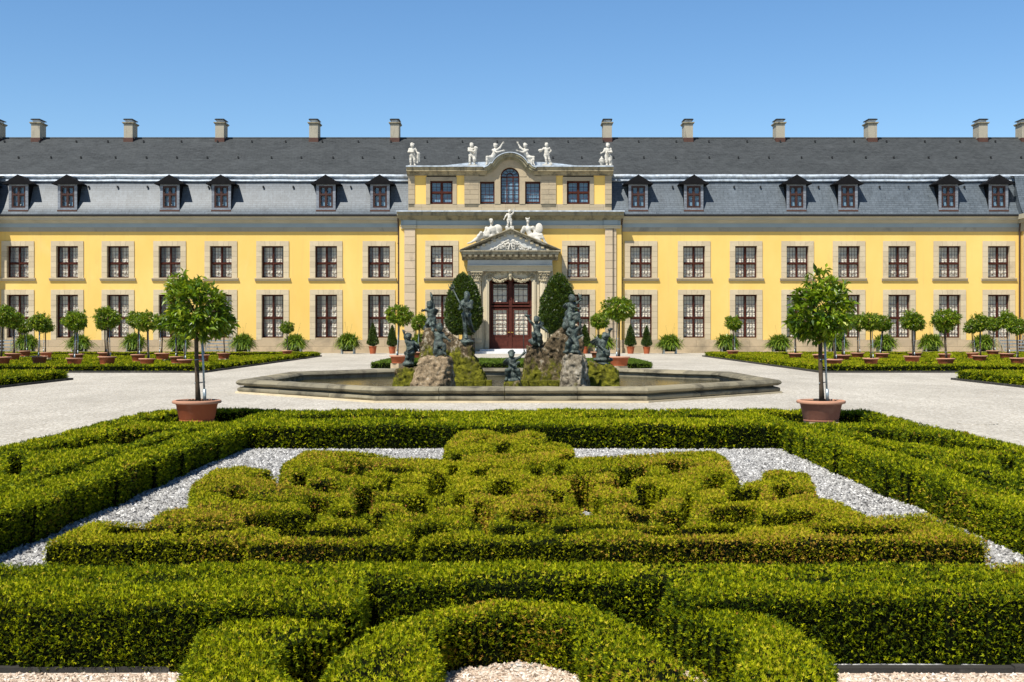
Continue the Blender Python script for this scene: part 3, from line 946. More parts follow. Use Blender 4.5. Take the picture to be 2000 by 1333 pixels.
for row, (py, step, off) in enumerate(((279, 60, 8), (311, 61, 40), (366, 57, 5))):
    px = off
    while px < 2000:
        if row < 2:
            fr_ = (py - 271) / (343 - 271)
            z = RIDGE_Z + (ZL + .22 - RIDGE_Z) * fr_; y = RIDGE_Y + (YW + .98 - RIDGE_Y) * fr_
        else:
            z = ZL - .75; y = roof_y(z)
        x = wx(px + random.uniform(-4, 4), y)
        if row < 2 or not (XA0 - 2 < x < XA1 + 2):
            o = hk if first else hk.copy()
            if not first: COL.objects.link(o)
            first = False
            o.parent = palace; o.location = Vector((x, y - .02, z)) - Vector(palace.location)
        px += step * (1.15 if row == 0 else 1.0)
# chimneys
def make_chimney():
    mb = MB(); mb.box(-.36, .36, -.55, .75, -.55, 1.02)
    c = mb.build('chimney', M['chimney'], None, local=True)
    mb = MB(); mb.box(-.39, .39, -.58, .78, -.75, -.12); mb.build('flashing', M['flash'], c, local=True)
    mb = MB(); mb.box(-.43, .43, -.62, .82, 1.02, 1.09); mb.box(-.48, .48, -.67, .87, 1.09, 1.16)
    mb.build('cap_slab', M['pediment'], c, local=True)
    mb = MB(); mb.box(-.27, .27, -.45, .65, 1.16, 1.36); mb.build('flue', M['lead'], c, local=True)
    mb = MB(); mb.box(-.40, .40, -.60, .80, 1.36, 1.42); mb.box(-.34, .34, -.54, .74, 1.42, 1.45); mb.build('cowl', M['black'], c, local=True)
    return c
M['chimney'] = stone('chimney render', (.42, .385, .30), (.36, .33, .26), (.15, .14, .115), .45, 1.5, True)
M['flash'] = plain('copper brown flashing', (.085, .04, .028), .6, .3)
ch = make_chimney()
for i, px in enumerate([-5, 74.5, 254.5, 432, 614.5, 772, 1185.5, 1343, 1521.5, 1700.5, 1915.5, 1999]):
    o = ch if i == 0 else copy_tree(ch)
    o.parent = palace
    yy = RIDGE_Y - .2
    o.location = Vector((wx(px, yy), yy, RIDGE_Z + .05)) - Vector(palace.location)
# dormers
def make_dormer():
    z0, ze, zp = 0, 2.02, 2.66
    hw = .73
    mb = MB()
    # front face with hole for the window, cheeks running back into the roof
    ww, wb, wt = .53, .16, 1.82
    for x0, x1, a, b in ((-hw, -ww, 0, ze), (ww, hw, 0, ze), (-ww, ww, 0, wb), (-ww, ww, wt, ze)):
        mb.box(x0, x1, 0, .10, a, b)
    for sx in (-1, 1):
        xa, xb = sorted((sx * hw, sx * (hw - .08)))
    d = mb.build('dormer', M['dormer'], None, local=True)
    for sx in (-1, 1):
        xa, xb = sorted((sx * hw, sx * (hw - .08)))
        mb = MB(); mb.box(xa, xb, .10, 1.35, 0, ze); mb.build('cheek', M['gable'], d, local=True)
    mb = MB()
    e = 1.08
    mb.prism([(-e, ze - .02), (e, ze - .02), (0, zp)], -.20, 1.5)
    mb.prism([(-e - .03, ze - .09), (e + .03, ze - .09), (e + .03, ze - .02), (-e - .03, ze - .02)], -.26, 1.45)
    mb.build('gable_roof', M['gable'], d, local=True)
    mb = MB(); mb.box(-hw - .02, hw + .02, -.08, .1, -.12, -.005); mb.build('apron', M['flash'], d, local=True)
    mb = MB()
    w, y = ww, .03
    mb.box(-w, -w + .09, y, y + .07, wb, wt); mb.box(w - .09, w, y, y + .07, wb, wt); mb.box(-w + .09, w - .09, y, y + .07, wt - .09, wt); mb.box(-w + .09, w - .09, y, y + .07, wb, wb + .09)
    mb.box(-.05, .05, y - .01, y + .06, wb + .09, wt - .09); zt = wb + (wt - wb) * .60
    mb.box(-w + .09, -.05, y - .015, y + .06, zt - .05, zt + .05); mb.box(.05, w - .09, y - .015, y + .06, zt - .05, zt + .05)
    for a, b in ((-w + .09, -.05), (.05, w - .09)):
        sash(mb, a, b, wb + .09, zt - .05, y + .01, 1, 2, .045, .03); sash(mb, a, b, zt + .05, wt - .09, y + .01, 1, 1, .045, .03)
    mb.build('window', M['dormer_wood'], d, local=True)
    mb = MB(); mb.add([(-w + .09, y + .045, wb + .09), (w - .09, y + .045, wb + .09), (w - .09, y + .045, wt - .09), (-w + .09, y + .045, wt - .09)], [(0, 1, 2, 3)])
    mb.build('pane', M['glass'], d, local=True)
    mb = MB(); mb.box(-w + .2, -w * .15, .28, .3, wb, wt); mb.box(w * .2, w - .1, .28, .3, wb, wt); mb.build('blind', M['blind'], d, local=True)
    return d
M['gable'] = plain('dark dormer slate', (.009, .009, .010), .8, .08, 0, .2, 5)
M['dormer'] = slate('dormer slate cladding', (.15, .17, .20), (.20, .22, .25), .6, .35, .3, .12, False)
M['dormer_wood'] = plain('dormer window wood', (.045, .017, .012), .6, .35, 0, .2, 5)
dm = make_dormer()
for i, px in enumerate([36, 131.5, 331.5, 432, 636.5, 742, 1246.5, 1355, 1555.5, 1656.5, 1852.5, 1950.5]):
    o = dm if i == 0 else copy_tree(dm)
    o.parent = palace
    zb = wz(411, YW); yb = roof_y(zb) - .04
    o.location = Vector((wx(px, yb), yb, zb)) - Vector(palace.location)

# --- central block: entablature, pilasters, attic storey
def zr(py): return wz(py, YR)
XR0b, XR1b = wx(783, YR), wx(1212, YR)
for px0, px1 in ((790, 811), (1181.5, 1203.5)):
    mb = MB()
    x0, x1 = wx(px0, YR), wx(px1, YR)
    z = zr(664)
    n = 14
    top = zr(448)
    xm = x0 + (x1 - x0) * .68
    hh = (top - z) / n
    for k in range(n):
        if px0 > 1000:
            mb.box(x0, xm - .01, YR - .16, YR + .05, z + k * hh + .012, z + (k + 1) * hh - .012); mb.box(xm + .02, x1, YR - .11, YR + .05, z + k * hh + .012, z + (k + 1) * hh - .012)
        else:
            mb.box(x0, x1, YR - .16, YR + .05, z + k * hh + .012, z + (k + 1) * hh - .012)
    p = mb.build('pilaster', M['sandstone'], palace)
    mb = MB(); mb.box(x0 + .03, x1 - .03, YR - .09, YR + .04, zr(664), zr(448)); mb.build('joints', M['mortar'], p)
mb = MB()
mb.box(XR0b, XR1b, YR - .10, YR + .3, zr(447), zr(442.5)); mb.box(XR0b - .05, XR1b + .05, YR - .15, YR + .3, zr(442.5), zr(440.5))
for px0, px1 in ((788, 813), (1179, 1206)):
    mb.box(wx(px0, YR), wx(px1, YR), YR - .20, YR - .10, zr(447.3), zr(443)); mb.box(wx(px0, YR) - .05, wx(px1, YR) + .05, YR - .24, YR - .15, zr(442.8), zr(440.8))
mb.build('architrave', M['portal'], palace)
mb = MB(); mb.box(XR0b, XR1b, YR - .09, YR + .3, zr(440.5), zr(431))
for px0, px1 in ((788, 813), (1179, 1206)): mb.box(wx(px0, YR), wx(px1, YR), YR - .19, YR - .09, zr(440.2), zr(431))
mb.build('frieze', M['frieze'], palace)
def main_cornice(x0, x1, y, z0, h, dep, name, mat, par):
    mb = MB()
    prof = [(y + .3, z0), (y - dep * .25, z0), (y - dep * .25, z0 + h * .16), (y - dep * .42, z0 + h * .26), (y - dep * .46, z0 + h * .42), (y - dep * .86, z0 + h * .48), (y - dep * .86, z0 + h * .72), (y - dep * .95, z0 + h * .82), (y - dep, z0 + h * .98), (y + .3, z0 + h)]
    mb.prism_x(prof, x0, x1)
    return mb.build(name, M[mat], par)
main_cornice(wx(777, YR), wx(1217, YR), YR, zr(431), zr(414.5) - zr(431), .85, 'cornice', 'cornice2', palace) if 'cornice2' in M else None
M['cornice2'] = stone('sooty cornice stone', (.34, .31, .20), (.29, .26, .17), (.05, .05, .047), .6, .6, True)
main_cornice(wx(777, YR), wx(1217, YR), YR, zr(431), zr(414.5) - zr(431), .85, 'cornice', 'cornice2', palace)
mb = MB(); mb.sheet_x([(YR - .88, zr(414.5) - .06), (YR - .88, zr(414.5) + .03), (YR + .1, zr(411))], wx(776, YR), wx(1218, YR)); mb.build('lead_flashing', M['lead'], palace)

YA = YR + .05
def za(py): return wz(py, YA)
def xa(px): return wx(px, YA)
Z0A, Z1A, ZTOP = za(413), za(343.5), za(327)
# stucco panels
for a, b in ((809, 833), (891, 908), (1085, 1100), (1159.5, 1183)):
    mb = MB(); mb.box(xa(a), xa(b), YA, YA + .2, za(399.5), Z1A); mb.build('attic_panel', M['stucco'], palace)
mb = MB()
def blocks(px0, px1, n, y=YA - .06, split=None):
    hh = (Z1A - za(399)) / n
    for k in range(n):
        z0, z1 = za(399) + k * hh + .012, za(399) + (k + 1) * hh - .008
        if split and k % 2 == 0:
            mb.box(xa(px0), xa(split) - .01, y, YA + .2, z0, z1); mb.box(xa(split) + .01, xa(px1), y, YA + .2, z0, z1)
        else: mb.box(xa(px0), xa(px1), y, YA + .2, z0, z1)
blocks(797.5, 810, 6); blocks(1181.5, 1194.5, 6)
blocks(907, 935, 6, YA - .09, 918); blocks(1057, 1086, 6, YA - .09, 1072)
for px0, px1 in ((832, 892), (1099, 1160)):
    wa, wb_ = px0 + 8, px1 - 8
    mb.box(xa(px0), xa(wa), YA - .05, YA + .32, za(399.5), za(346)); mb.box(xa(wb_), xa(px1), YA - .05, YA + .32, za(399.5), za(346))
    mb.box(xa(wa) , xa(wb_), YA - .048, YA + .32, za(353.5), za(346))
# base course
a = 797.5
while a < 1194.5:
    b = min(1194.5, a + random.uniform(18, 34))
    mb.box(xa(a), xa(b) - .008, YA - .07 - random.uniform(0, .01), YA + .3, Z0A, za(405.5))
    mb.box(xa(a), xa(b) - .008, YA - .02 - random.uniform(0, .01), YA + .3, za(405.2), za(399.2)); a = b
# centre bay piers and lintels
for a, b in ((934.5, 937.5), (966, 977.5), (1014.5, 1025.5), (1055.5, 1057.5)):
    mb.box(xa(a), xa(b), YA - .07, YA + .32, za(399), za(345))
for a, b in ((934.5, 977.5), (1014.5, 1057.5)):
    mb.box(xa(a), xa(b), YA - .072, YA + .32, za(355), za(344.8))
for a, b in ((947, 966), (1026, 1045)): mb.box(xa(a), xa(b), YA - .06, YA + .3, za(345.2), za(325))
mb.build('attic_stonework', M['attic'], palace)
# joints behind
for a, b, dy, zz in ((798, 809.5, .03, Z0A), (1182, 1194, .03, Z0A), (907.5, 934, .06, za(405)), (1058, 1085.5, .06, za(405))):
    mb = MB(); mb.box(xa(a), xa(b), YA - dy, YA + .1, zz, Z1A); mb.build('attic_joints', M['mortar'], palace)
# arch
ACX, AR = 996.0, 18.4
def arc(px_c, py_c, rx, ry, t0, t1, n=18):
    return [(px_c + rx * math.cos(R(t0 + (t1 - t0) * k / n)), py_c - ry * math.sin(R(t0 + (t1 - t0) * k / n))) for k in range(n + 1)]
def PXA(pts): return [(xa(x), za(y)) for x, y in pts]
inner = arc(ACX, 345.5, 18.4, 18.0, 180, 0)
outer = arc(ACX, 338, 31, 26, 0, 180)
face = inner + [(1014.4, 345.6), (1029, 345.6)] + outer[1:-1] + [(963, 345.6)]
mb = MB()
poly = PXA(face)
mb.prism(poly[::-1], YA - .10, YA + .32)
mb.build('arch_face', M['attic'], palace)
# curved hood moulding, in three stepped bands
def hood(off, dep, y1, name, mat):
    o = [(915, 327.5 - off * 0)] if False else []
    top = [(938, 327), (950, 327), (955, 322)] + arc(ACX, 333.5, 37, 33.5, 165, 15, 20) + [(1037, 322), (1042, 327), (1054, 327)]
    return top
hood_top = [(945, 330), (953, 327), (958, 321.5)] + arc(ACX, 334, 37, 33, 158, 22, 20) + [(1034, 321.5), (1039, 327), (1047, 330)]
def inset(pts, d):
    out = []
    for i, p in enumerate(pts):
        a, b = pts[max(0, i - 1)], pts[min(len(pts) - 1, i + 1)]
        tx, ty = b[0] - a[0], b[1] - a[1]
        l = math.hypot(tx, ty)
        out.append((p[0] - ty / l * d, p[1] + tx / l * d))
    return out
mb = MB()
for d0, d1, dep in ((0, 3.2, .62), (3.2, 7.5, .50), (7.5, 9.5, .28), (9.5, 12, .18)):
    A, B = PXA(inset(hood_top, d0)), PXA(inset(hood_top, d1))
    for i in range(len(A) - 1):
        mb.prism([B[i], B[i + 1], A[i + 1], A[i]], YA - dep, YA + .3, .5)
mb.build('arch_hood', M['cornice2'], palace)
mb = MB()
A, B = PXA(inset(hood_top, -1.5)), PXA(inset(hood_top, 0))
for i in range(len(A) - 1): mb.prism([B[i], B[i + 1], A[i + 1], A[i]], YA - .68, YA + 1.6)
mb.build('arch_lead', M['lead'], palace)
# attic cornice left and right of the arch
for a, b in ((795, 951), (1041, 1197)):
    main_cornice(xa(a), xa(b), YA, Z1A, za(328.5) - Z1A, .62, 'attic_cornice', 'cornice', palace)
    mb = MB(); mb.box(xa(a) - .03, xa(b) + .0, YA - .66, YA + 1.2, za(328.4), za(326)); mb.build('lead_capping', M['lead'], palace)
mb = MB()
lp = PXA([(812, 326.2), (955, 326.2), (955, 317), (925, 318), (905, 320), (870, 324)]); mb.prism(lp, YA - .2, YA + 2.2)
mb.build('lead_roof', M['lead'], palace); mb = MB()
lp = PXA([(1037, 326.2), (1180, 326.2), (1122, 324), (1088, 320), (1066, 318), (1037, 317)]); mb.prism(lp, YA - .2, YA + 2.2)
mb.build('lead_roof', M['lead'], palace)
mb = MB(); mb.box(XA0, XA0 + .15, YA + .2, YW + 2.5, Z0A, za(328.4)); mb.box(XA1 - .15, XA1, YA + .2, YW + 2.5, Z0A, za(328.4)); mb.box(XA0, XA1, YA + .2, YW + 5, za(329.4), za(328.6)); mb.build('attic_side', M['attic'], palace)
mb = MB(); mb.box(XA0 + .15, XA1 - .15, YA + 1.2, YA + 1.3, Z0A, za(330)); mb.build('attic_backing', M['interior'], palace)
# attic windows
def attic_window(px0, px1, pyt, pyb, four, name='window'):
    x0, x1, z0, z1 = xa(px0), xa(px1), za(pyb), za(pyt)
    y = YA + .2
    mb = MB(); o = .09
    mb.box(x0 + .003, x0 + o, y, y + .08, z0, z1); mb.box(x1 - o, x1 - .003, y, y + .08, z0, z1); mb.box(x0 + o, x1 - o, y, y + .08, z1 - o, z1 - .003); mb.box(x0 + o, x1 - o, y, y + .08, z0 + .003, z0 + o)
    if four:
        xm, zm = (x0 + x1) / 2, (z0 + z1) / 2
        mb.box(xm - .06, xm + .06, y - .02, y + .07, z0 + o, z1 - o); mb.box(x0 + o, xm - .06, y - .03, y + .06, zm - .055, zm + .055); mb.box(xm + .06, x1 - o, y - .03, y + .06, zm - .055, zm + .055)
        for a, b in ((x0 + o, xm - .06), (xm + .06, x1 - o)):
            for c, d in ((z0 + o, zm - .055), (zm + .055, z1 - o)): sash(mb, a, b, c, d, y + .01, 2, 2, .04, .026)
    else: sash(mb, x0 + o, x1 - o, z0 + o, z1 - o, y + .01, 3, 5, .03, .028)
    f = mb.build(name, M['wood'], palace)
    mb = MB(); mb.add([(x0 + o, y + .04, z0 + o), (x1 - o, y + .04, z0 + o), (x1 - o, y + .04, z1 - o), (x0 + o, y + .04, z1 - o)], [(0, 1, 2, 3)]); mb.build('pane', M['glass'], f)
    mb = MB()
    n = 9
    for k in range(n):
        a = z0 + (z1 - z0) * k / n; b = z0 + (z1 - z0) * (k + .93) / n
        mb.box(x0, x1, y + .2 + .015 * (k % 2), y + .23, a, b)
    mb.build('blind', M['blind'], f)
attic_window(840.5, 884.5, 354, 398.5, True); attic_window(1107.5, 1151.5, 354, 398.5, True)
attic_window(937, 966.5, 355.5, 397, False); attic_window(1025.5, 1056, 355.5, 397, False)
mb = MB(); y = YA + .2
A, B = PXA(arc(ACX, 345.5, 18.3, 17.9, 180, 0)), PXA(arc(ACX, 345.5, 16.3, 15.9, 180, 0))
for i in range(len(A) - 1): mb.prism([B[i], B[i + 1], A[i + 1], A[i]], y, y + .08)
x0, x1, z0, zs = xa(977.7), xa(1014.3), za(397), za(345.5)
mb.box(x0, x0 + .08, y, y + .08, z0, zs); mb.box(x1 - .08, x1, y, y + .08, z0, zs); mb.box(x0 + .08, x1 - .08, y, y + .08, z0, z0 + .08); mb.box(x0 + .08, x1 - .08, y - .02, y + .07, zs - .06, zs + .03)
for px in (990, 1002): mb.box(xa(px) - .04, xa(px) + .04, y - .01, y + .07, z0 + .08, zs - .06)
A, B = PXA(arc(ACX, 345, 7.2, 7.6, 180, 0, 10)), PXA(arc(ACX, 345, 5.6, 6.0, 180, 0, 10))
for i in range(len(A) - 1): mb.prism([B[i], B[i + 1], A[i + 1], A[i]], y, y + .06)
for t in (30, 60, 90, 120, 150):
    p, q = PXA([(ACX + 7.2 * math.cos(R(t)), 345 - 7.6 * math.sin(R(t))), (ACX + 16.5 * math.cos(R(t)), 345.5 - 16 * math.sin(R(t)))])
    mb.tube([(p[0], y + .03, p[1]), (q[0], y + .03, q[1])], .018, 6)
for k in range(1, 6):
    z = z0 + (zs - z0) * k / 6; mb.box(x0 + .08, x1 - .08, y + .015, y + .045, z - .013, z + .013)
f = mb.build('arched_window', M['wood'], palace)
mb = MB(); mb.add([(p[0], y + .05, p[1]) for p in PXA(arc(ACX, 345.5, 17, 16.6, 0, 180))] + [(x0 + .05, y + .05, z0 + .05), (x1 - .05, y + .05, z0 + .05)], [tuple(range(21))]); mb.build('pane', M['glass'], f)
mb = MB()
for k in range(13):
    a = z0 + (zs + .9 - z0) * k / 13; mb.box(x0, x1, y + .2 + .015 * (k % 2), y + .23, a, a + .19)
mb.build('blind', M['blind'], f)
# downpipes and the thin lightning rod
mb = MB()
for px in (779, 1213.5):
    x = wx(px, YW)
    mb.tube([(x, YW - .62, GZ - .02), (x, YW - .62, GZ - .25), (x, YW - .16, GZ - .95), (x, YW - .14, GZ - 1.1), (x, YW - .14, .1)], .065, 8)
    for k in range(6): mb.box(x - .09, x + .09, YW - .22, YW - .01, .8 + k * 1.5, .86 + k * 1.5)
mb.build('downpipe', M['pipe'], palace)
mb = MB(); mb.tube([(wx(1197.5, YR), YR - .2, 1.2), (wx(1197.5, YR), YR - .2, zr(447))], .018, 6); mb.build('lightning_rod', M['black'], palace)

# --- portal
YP = YR
def xp(px): return wx(px, YP)
def zp(py): return wz(py, YP)
mb = MB()
for a, b in ((914, 921), (1073, 1080)): mb.box(xp(a), xp(b), YP - .22, YP + .02, PL * .2, zp(531))
for a, b in ((947, 955.2), (1038.8, 1047)):
    mb.box(xp(a), xp(b), YP - .30, YP + .45, .35, zp(545.5))
for a, b in ((949.5, 952.5), (1041.5, 1044.5)): mb.box(xp(a), xp(b), YP - .36, YP - .30, .35, zp(547))
mb.box(xp(941), xp(947), YP - .2, YP + .02, .35, zp(531)); mb.box(xp(1047), xp(1053), YP - .2, YP + .02, .35, zp(531))
for a, b in ((919, 944), (1050, 1075)):
    mb.box(xp(a), xp(b), YP - .62, YP + .02, .05, zp(671)); mb.box(xp(a) - .05, xp(b) + .05, YP - .68, YP + .02, zp(671), zp(668.5))
# spandrel block with segmental arch
seg = arc(997, 556, 46, 15, 158, 22, 16)
poly = PX_ = [(xp(x), zp(y)) for x, y in [(947, 545.3)] + seg + [(1047, 545.3), (1047, 530.5), (947, 530.5)]]
mb.prism(poly, YP - .28, YP + .40)
mb.build('portal_frame', M['portal'], palace)
for px in (931.5, 1062.5):
    mb = MB()
    x = xp(px); rr = .37
    zb, zt = zp(668.5), zp(551)
    n = 48
    V = []
    for z in (zb + .22, zt):
        for k in range(n):
            a = 2 * math.pi * k / n; r = rr * (1 if z < zt else .88) * (1 - .07 * (k % 4 in (2, 3)))
            V.append((x + r * math.cos(a), YP - .32 + r * .8 * math.sin(a), z))
    mb.add(V, [(k, (k + 1) % n, n + (k + 1) % n, n + k) for k in range(n)])
    mb.lathe([(.46, 0), (.47, .06), (.44, .1), (.40, .13), (.42, .19), (.38, .23)], (x, YP - .32, zb), 20)
    col = mb.build('column', M['portal'], palace)
    mb = MB(); zc = zt
    hc = zp(531) - zt
    mb.lathe([(.34, 0), (.36, .04), (.33, .06), (.33, hc * .5), (.42, hc * .85)], (x, YP - .32, zc), 16)
    mb.box(x - .46, x + .46, YP - .80, YP - .02, zc + hc * .88, zc + hc)
    for row, (zz, rad, sz) in enumerate(((.22, .37, .13), (.5, .41, .13), (.76, .47, .12))):
        for k in range(9):
            a = math.pi + math.pi * (k + .5 * (row % 2)) / 8.0
            cx_, cy_ = x + rad * math.cos(a), YP - .32 + rad * .8 * math.sin(a)
            mb.ball((cx_, cy_, zc + hc * zz), (.055, .055, sz), 7); mb.ball((cx_ * 1 + .05 * math.cos(a), cy_ + .05 * math.sin(a), zc + hc * zz + sz * .8), (.055, .05, .045), 6)
    for sx in (-1, 1):
        mb.tube([(x + sx * (.30 + .10 * math.cos(t)), YP - .74, zc + hc * .78 + .10 * math.sin(t)) for t in [k * .7 for k in range(9)]], .03, 6)
    mb.build('capital', M['carving'], col)
# garland, mask and scrolls over the door
mb = MB()
rr_ = random.Random(5)
for s in (-1, 1):
    pts = [(997 + s * t, 538 + 12.5 * math.sin(math.pi * min(1, max(0, (t - 2) / 38))) ** .8) for t in np.linspace(3, 40, 26)]
    for (px, py) in pts:
        for q in range(7):
            mb.ball((xp(px) + rr_.uniform(-.07, .07), YP - .36 + rr_.uniform(-.06, .05), zp(py) + rr_.uniform(-.09, .09)), rr_.uniform(.04, .07), 6)
    for (cx_, cy_, r0) in ((1032, 536, 5.0), (1041, 541, 4.0), (1023, 534, 3.4), (1014, 533, 2.4), (1043, 534, 2.6)):
        cpx = 997 + s * (cx_ - 997)
        mb.tube([(xp(cpx + s * r0 * (1 - k / 16) * math.cos(k * .75)), YP - .33, zp(cy_ + r0 * (1 - k / 16) * math.sin(k * .75))) for k in range(15)], .035, 6)
        for q in range(5): mb.ball((xp(cpx + rr_.uniform(-4, 4)), YP - .31, zp(cy_ + rr_.uniform(-4, 4))), (.05, .05, .05), 6)
mb.ball((xp(997), YP - .45, zp(538)), (.17, .2, .26), 10); mb.ball((xp(997), YP - .62, zp(539)), (.05, .07, .08), 6); mb.ball((xp(997), YP - .45, zp(532)), (.22, .18, .12), 8); mb.ball((xp(997), YP - .48, zp(545)), (.12, .14, .16), 8)
mb.build('garland', M['carving'], palace, smooth=True)
mb = MB()
for d in (0, 2.2):
    A = arc(997, 555 + d, 40, 15 , 150, 30, 14)
    mb.tube([(xp(a), YP - .30, zp(b)) for a, b in A], .035, 6)
mb.build('arch_moulding', M['portal'], palace)
# entablature of the portal
XP0, XP1 = 913, 1079
mb = MB()
for z0, z1, dep in ((531, 527, .66), (527, 522, .72), (522, 519.5, .84)):
    mb.box(xp(XP0), xp(XP1), YP - dep, YP + .02, zp(z0), zp(z1) - .002)
mb.build('portal_architrave', M['portal'], palace)
mb = MB(); mb.box(xp(XP0 + 1), xp(XP1 - 1), YP - .70, YP + .02, zp(519.5), zp(509.5)); mb.build('portal_frieze', M['pedgrey'], palace) if 'pedgrey' in M else None
M['pedgrey'] = plain('grey white pediment field', (.46, .47, .45), .75, .2, 0, .15, 1.5)
mb.build('portal_frieze', M['pedgrey'], palace)
YPC = YP - 1.35
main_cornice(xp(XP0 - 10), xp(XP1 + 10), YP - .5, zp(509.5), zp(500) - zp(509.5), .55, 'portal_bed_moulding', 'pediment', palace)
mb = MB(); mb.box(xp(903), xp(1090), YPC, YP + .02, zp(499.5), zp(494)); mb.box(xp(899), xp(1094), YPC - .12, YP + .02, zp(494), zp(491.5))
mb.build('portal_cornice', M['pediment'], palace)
mb = MB()
for k in range(17):
    px = 908 + k * 11.1; mb.box(xp(px) - .11, xp(px) + .11, YPC + .05, YPC + .42, zp(503.0), zp(499.7))
for s in (-1, 1):
    for k in range(8):
        px = 997 + s * (2 if k == 0 else 0) + s * k * 10.3; py = 458.5 + k * 4.55
        mb.box(xp(px) - .11, xp(px) + .11, YPC + .05, YPC + .42, zp(py + 1.9), zp(py - 1.9))
mb.build('modillions', M['carving'], palace)
def band(pts_lo, pts_hi, y0, y1, mb):
    for i in range(len(pts_lo) - 1):
        q = [pts_lo[i], pts_lo[i + 1], pts_hi[i + 1], pts_hi[i]]
        mb.prism([(xp(a), zp(b)) for a, b in q], y0, y1, .5)
mb = MB()
AP = (997, 449)
for s in (-1, 1):
    e = 997 + s * 97
    q = lambda o1, o2: [(AP[0], AP[1] + o1), (e, 490.5 + o1 * .85), (e, 490.5 + o2 * .85), (AP[0], AP[1] + o2)]
    for o0, o1, y0 in ((0, 2.2, YPC - .16), (2.2, 4.2, YPC - .04), (4.2, 7.8, YPC + .02)):
        P4 = [(AP[0], AP[1] + o1), (e, 490.3 + o1 * .3), (e, 490.3 + o0 * .3 - .3), (AP[0], AP[1] + o0)]
        pts = [(xp(a), zp(b)) for a, b in P4]
        if s > 0: mb.prism(pts, y0, YP + .02, .4)
        else: mb.prism(pts[::-1], y0, YP + .02, .4)
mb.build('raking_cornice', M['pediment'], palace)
mb = MB()
for s in (-1, 1):
    e = 997 + s * 94
    P4 = [(AP[0], AP[1] + 13.5), (997 + s * 78, 492), (e, 491.5), (AP[0], AP[1] + 7.5)]
    pts = [(xp(a), zp(b)) for a, b in P4]
    mb.prism(pts if s > 0 else pts[::-1], YPC + .45, YP + .02, .4)
mb.build('raking_moulding', M['pediment'], palace)
mb = MB(); mb.prism([(xp(920), zp(492.5)), (xp(1074), zp(492.5)), (xp(997), zp(456))], YP - 1.12, YP - .02); mb.build('tympanum', M['pedgrey'], palace)
mb = MB(); rr_ = random.Random(9)
YT = YP - 1.18
for s in (-1, 1):
    for (cx_, cy_, r0) in ((1006, 482, 6), (1016, 486, 5), (1024, 488.5, 4), (1002, 474, 4), (1010, 477, 3.5), (1031, 490, 2.6)):
        cpx = 997 + s * (cx_ - 997)
        mb.tube([(xp(cpx + s * r0 * (1 - k / 15) * math.cos(k * .8 + 1)), YT, zp(cy_ - r0 * .7 * (1 - k / 15) * math.sin(k * .8 + 1))) for k in range(13)], .045, 6)
        for q in range(3): mb.ball((xp(cpx + rr_.uniform(-5, 5)), YT, zp(min(490.5, cy_ + rr_.uniform(-3, 4)))), (.09, .06, .07), 6)
    mb.tube([(xp(997 + s * (k * 3.3 + 3)), YT, zp(471 + k * 2.0 + math.sin(k * 2) * .8)) for k in range(10)], .06, 6)
# the interlaced monogram: a D and its mirrored twin
for s in (-1, 1):
    mb.tube([(xp(997 + s * 1.2), YT - .05, zp(478)), (xp(997 + s * 3.4), YT - .05, zp(489.5)), (xp(997 + s * 9), YT - .05, zp(487.5)), (xp(997 + s * 9.5), YT - .05, zp(480.5)), (xp(997 + s * 5), YT - .05, zp(477.5)), (xp(997 - s * 1.5), YT - .05, zp(480))], .055, 6)
mb.build('relief', M['statue'], palace, smooth=True)
# door
mb = MB()
y = YR + .30
x0, x1 = DX0, DX1
dz0, dzm, dzt = zp(690), zp(598), DZ1
xm = (x0 + x1) / 2
mb.box(x0, x0 + .16, y, y + .12, .3, dzt - .3); mb.box(x1 - .16, x1, y, y + .12, .3, dzt - .3)
mb.box(x0, x1, y - .05, y + .1, dzm - .07, dzm + .07); mb.box(xm - .12, xm + .12, y - .02, y + .1, .3, dzt - .3)
mb.box(x0, x1, y + .02, y + .12, dzt - .55, dzt + .4)
PN = []
for a, b in ((x0 + .16, xm - .12), (xm + .12, x1 - .16)):
    for c, d, cols, rows in ((.3 + .95, dzm - .18, 3, 7), (dzm + .18, dzt - .35, 3, 3)):
        sash(mb, a + .04, b - .04, c, d, y + .02, cols, rows, .12, .032); PN.append((a + .16, b - .16, c + .12, d - .12))
    mb.box(a, b, y + .03, y + .11, .3, .55); mb.box(a + .12, b - .12, y + .01, y + .1, .55, .95); mb.box(a, b, y + .045, y + .11, .55, 1.25)
d = mb.build('door', M['door_wood'], palace)
mb = MB()
for a, b, c, e in PN: mb.add([(a, y + .05, c), (b, y + .05, c), (b, y + .05, e), (a, y + .05, e)], [(0, 1, 2, 3)])
mb.build('pane', M['glass'], d)
for sx in (-1, 1):
    mb = MB(); mb.tube([(xm + sx * .06, y - .03, 1.55), (xm + sx * .06, y - .12, 1.57), (xm + sx * .20, y - .12, 1.57)], .022, 8); mb.build('handle', M['gold'], d)
for j, (a, b, c, e) in enumerate(PN):
    cm = curtain_mesh(b - a, e - c, 0, [(a + .02, b - .02)], 20 + j, .42)
    cm.v = [(vx, vy + y + .14, vz + c) for vx, vy, vz in cm.v]
    cm.build('curtain', M['curtain'], d, smooth=True)
mb = MB(); mb.box(xp(930), xp(1064), YR - 2.3, YR - .1, 0, .17); mb.box(xp(938), xp(1056), YR - 1.6, YR + .4, .17, .32); mb.build('doorstep', M['step'], palace)
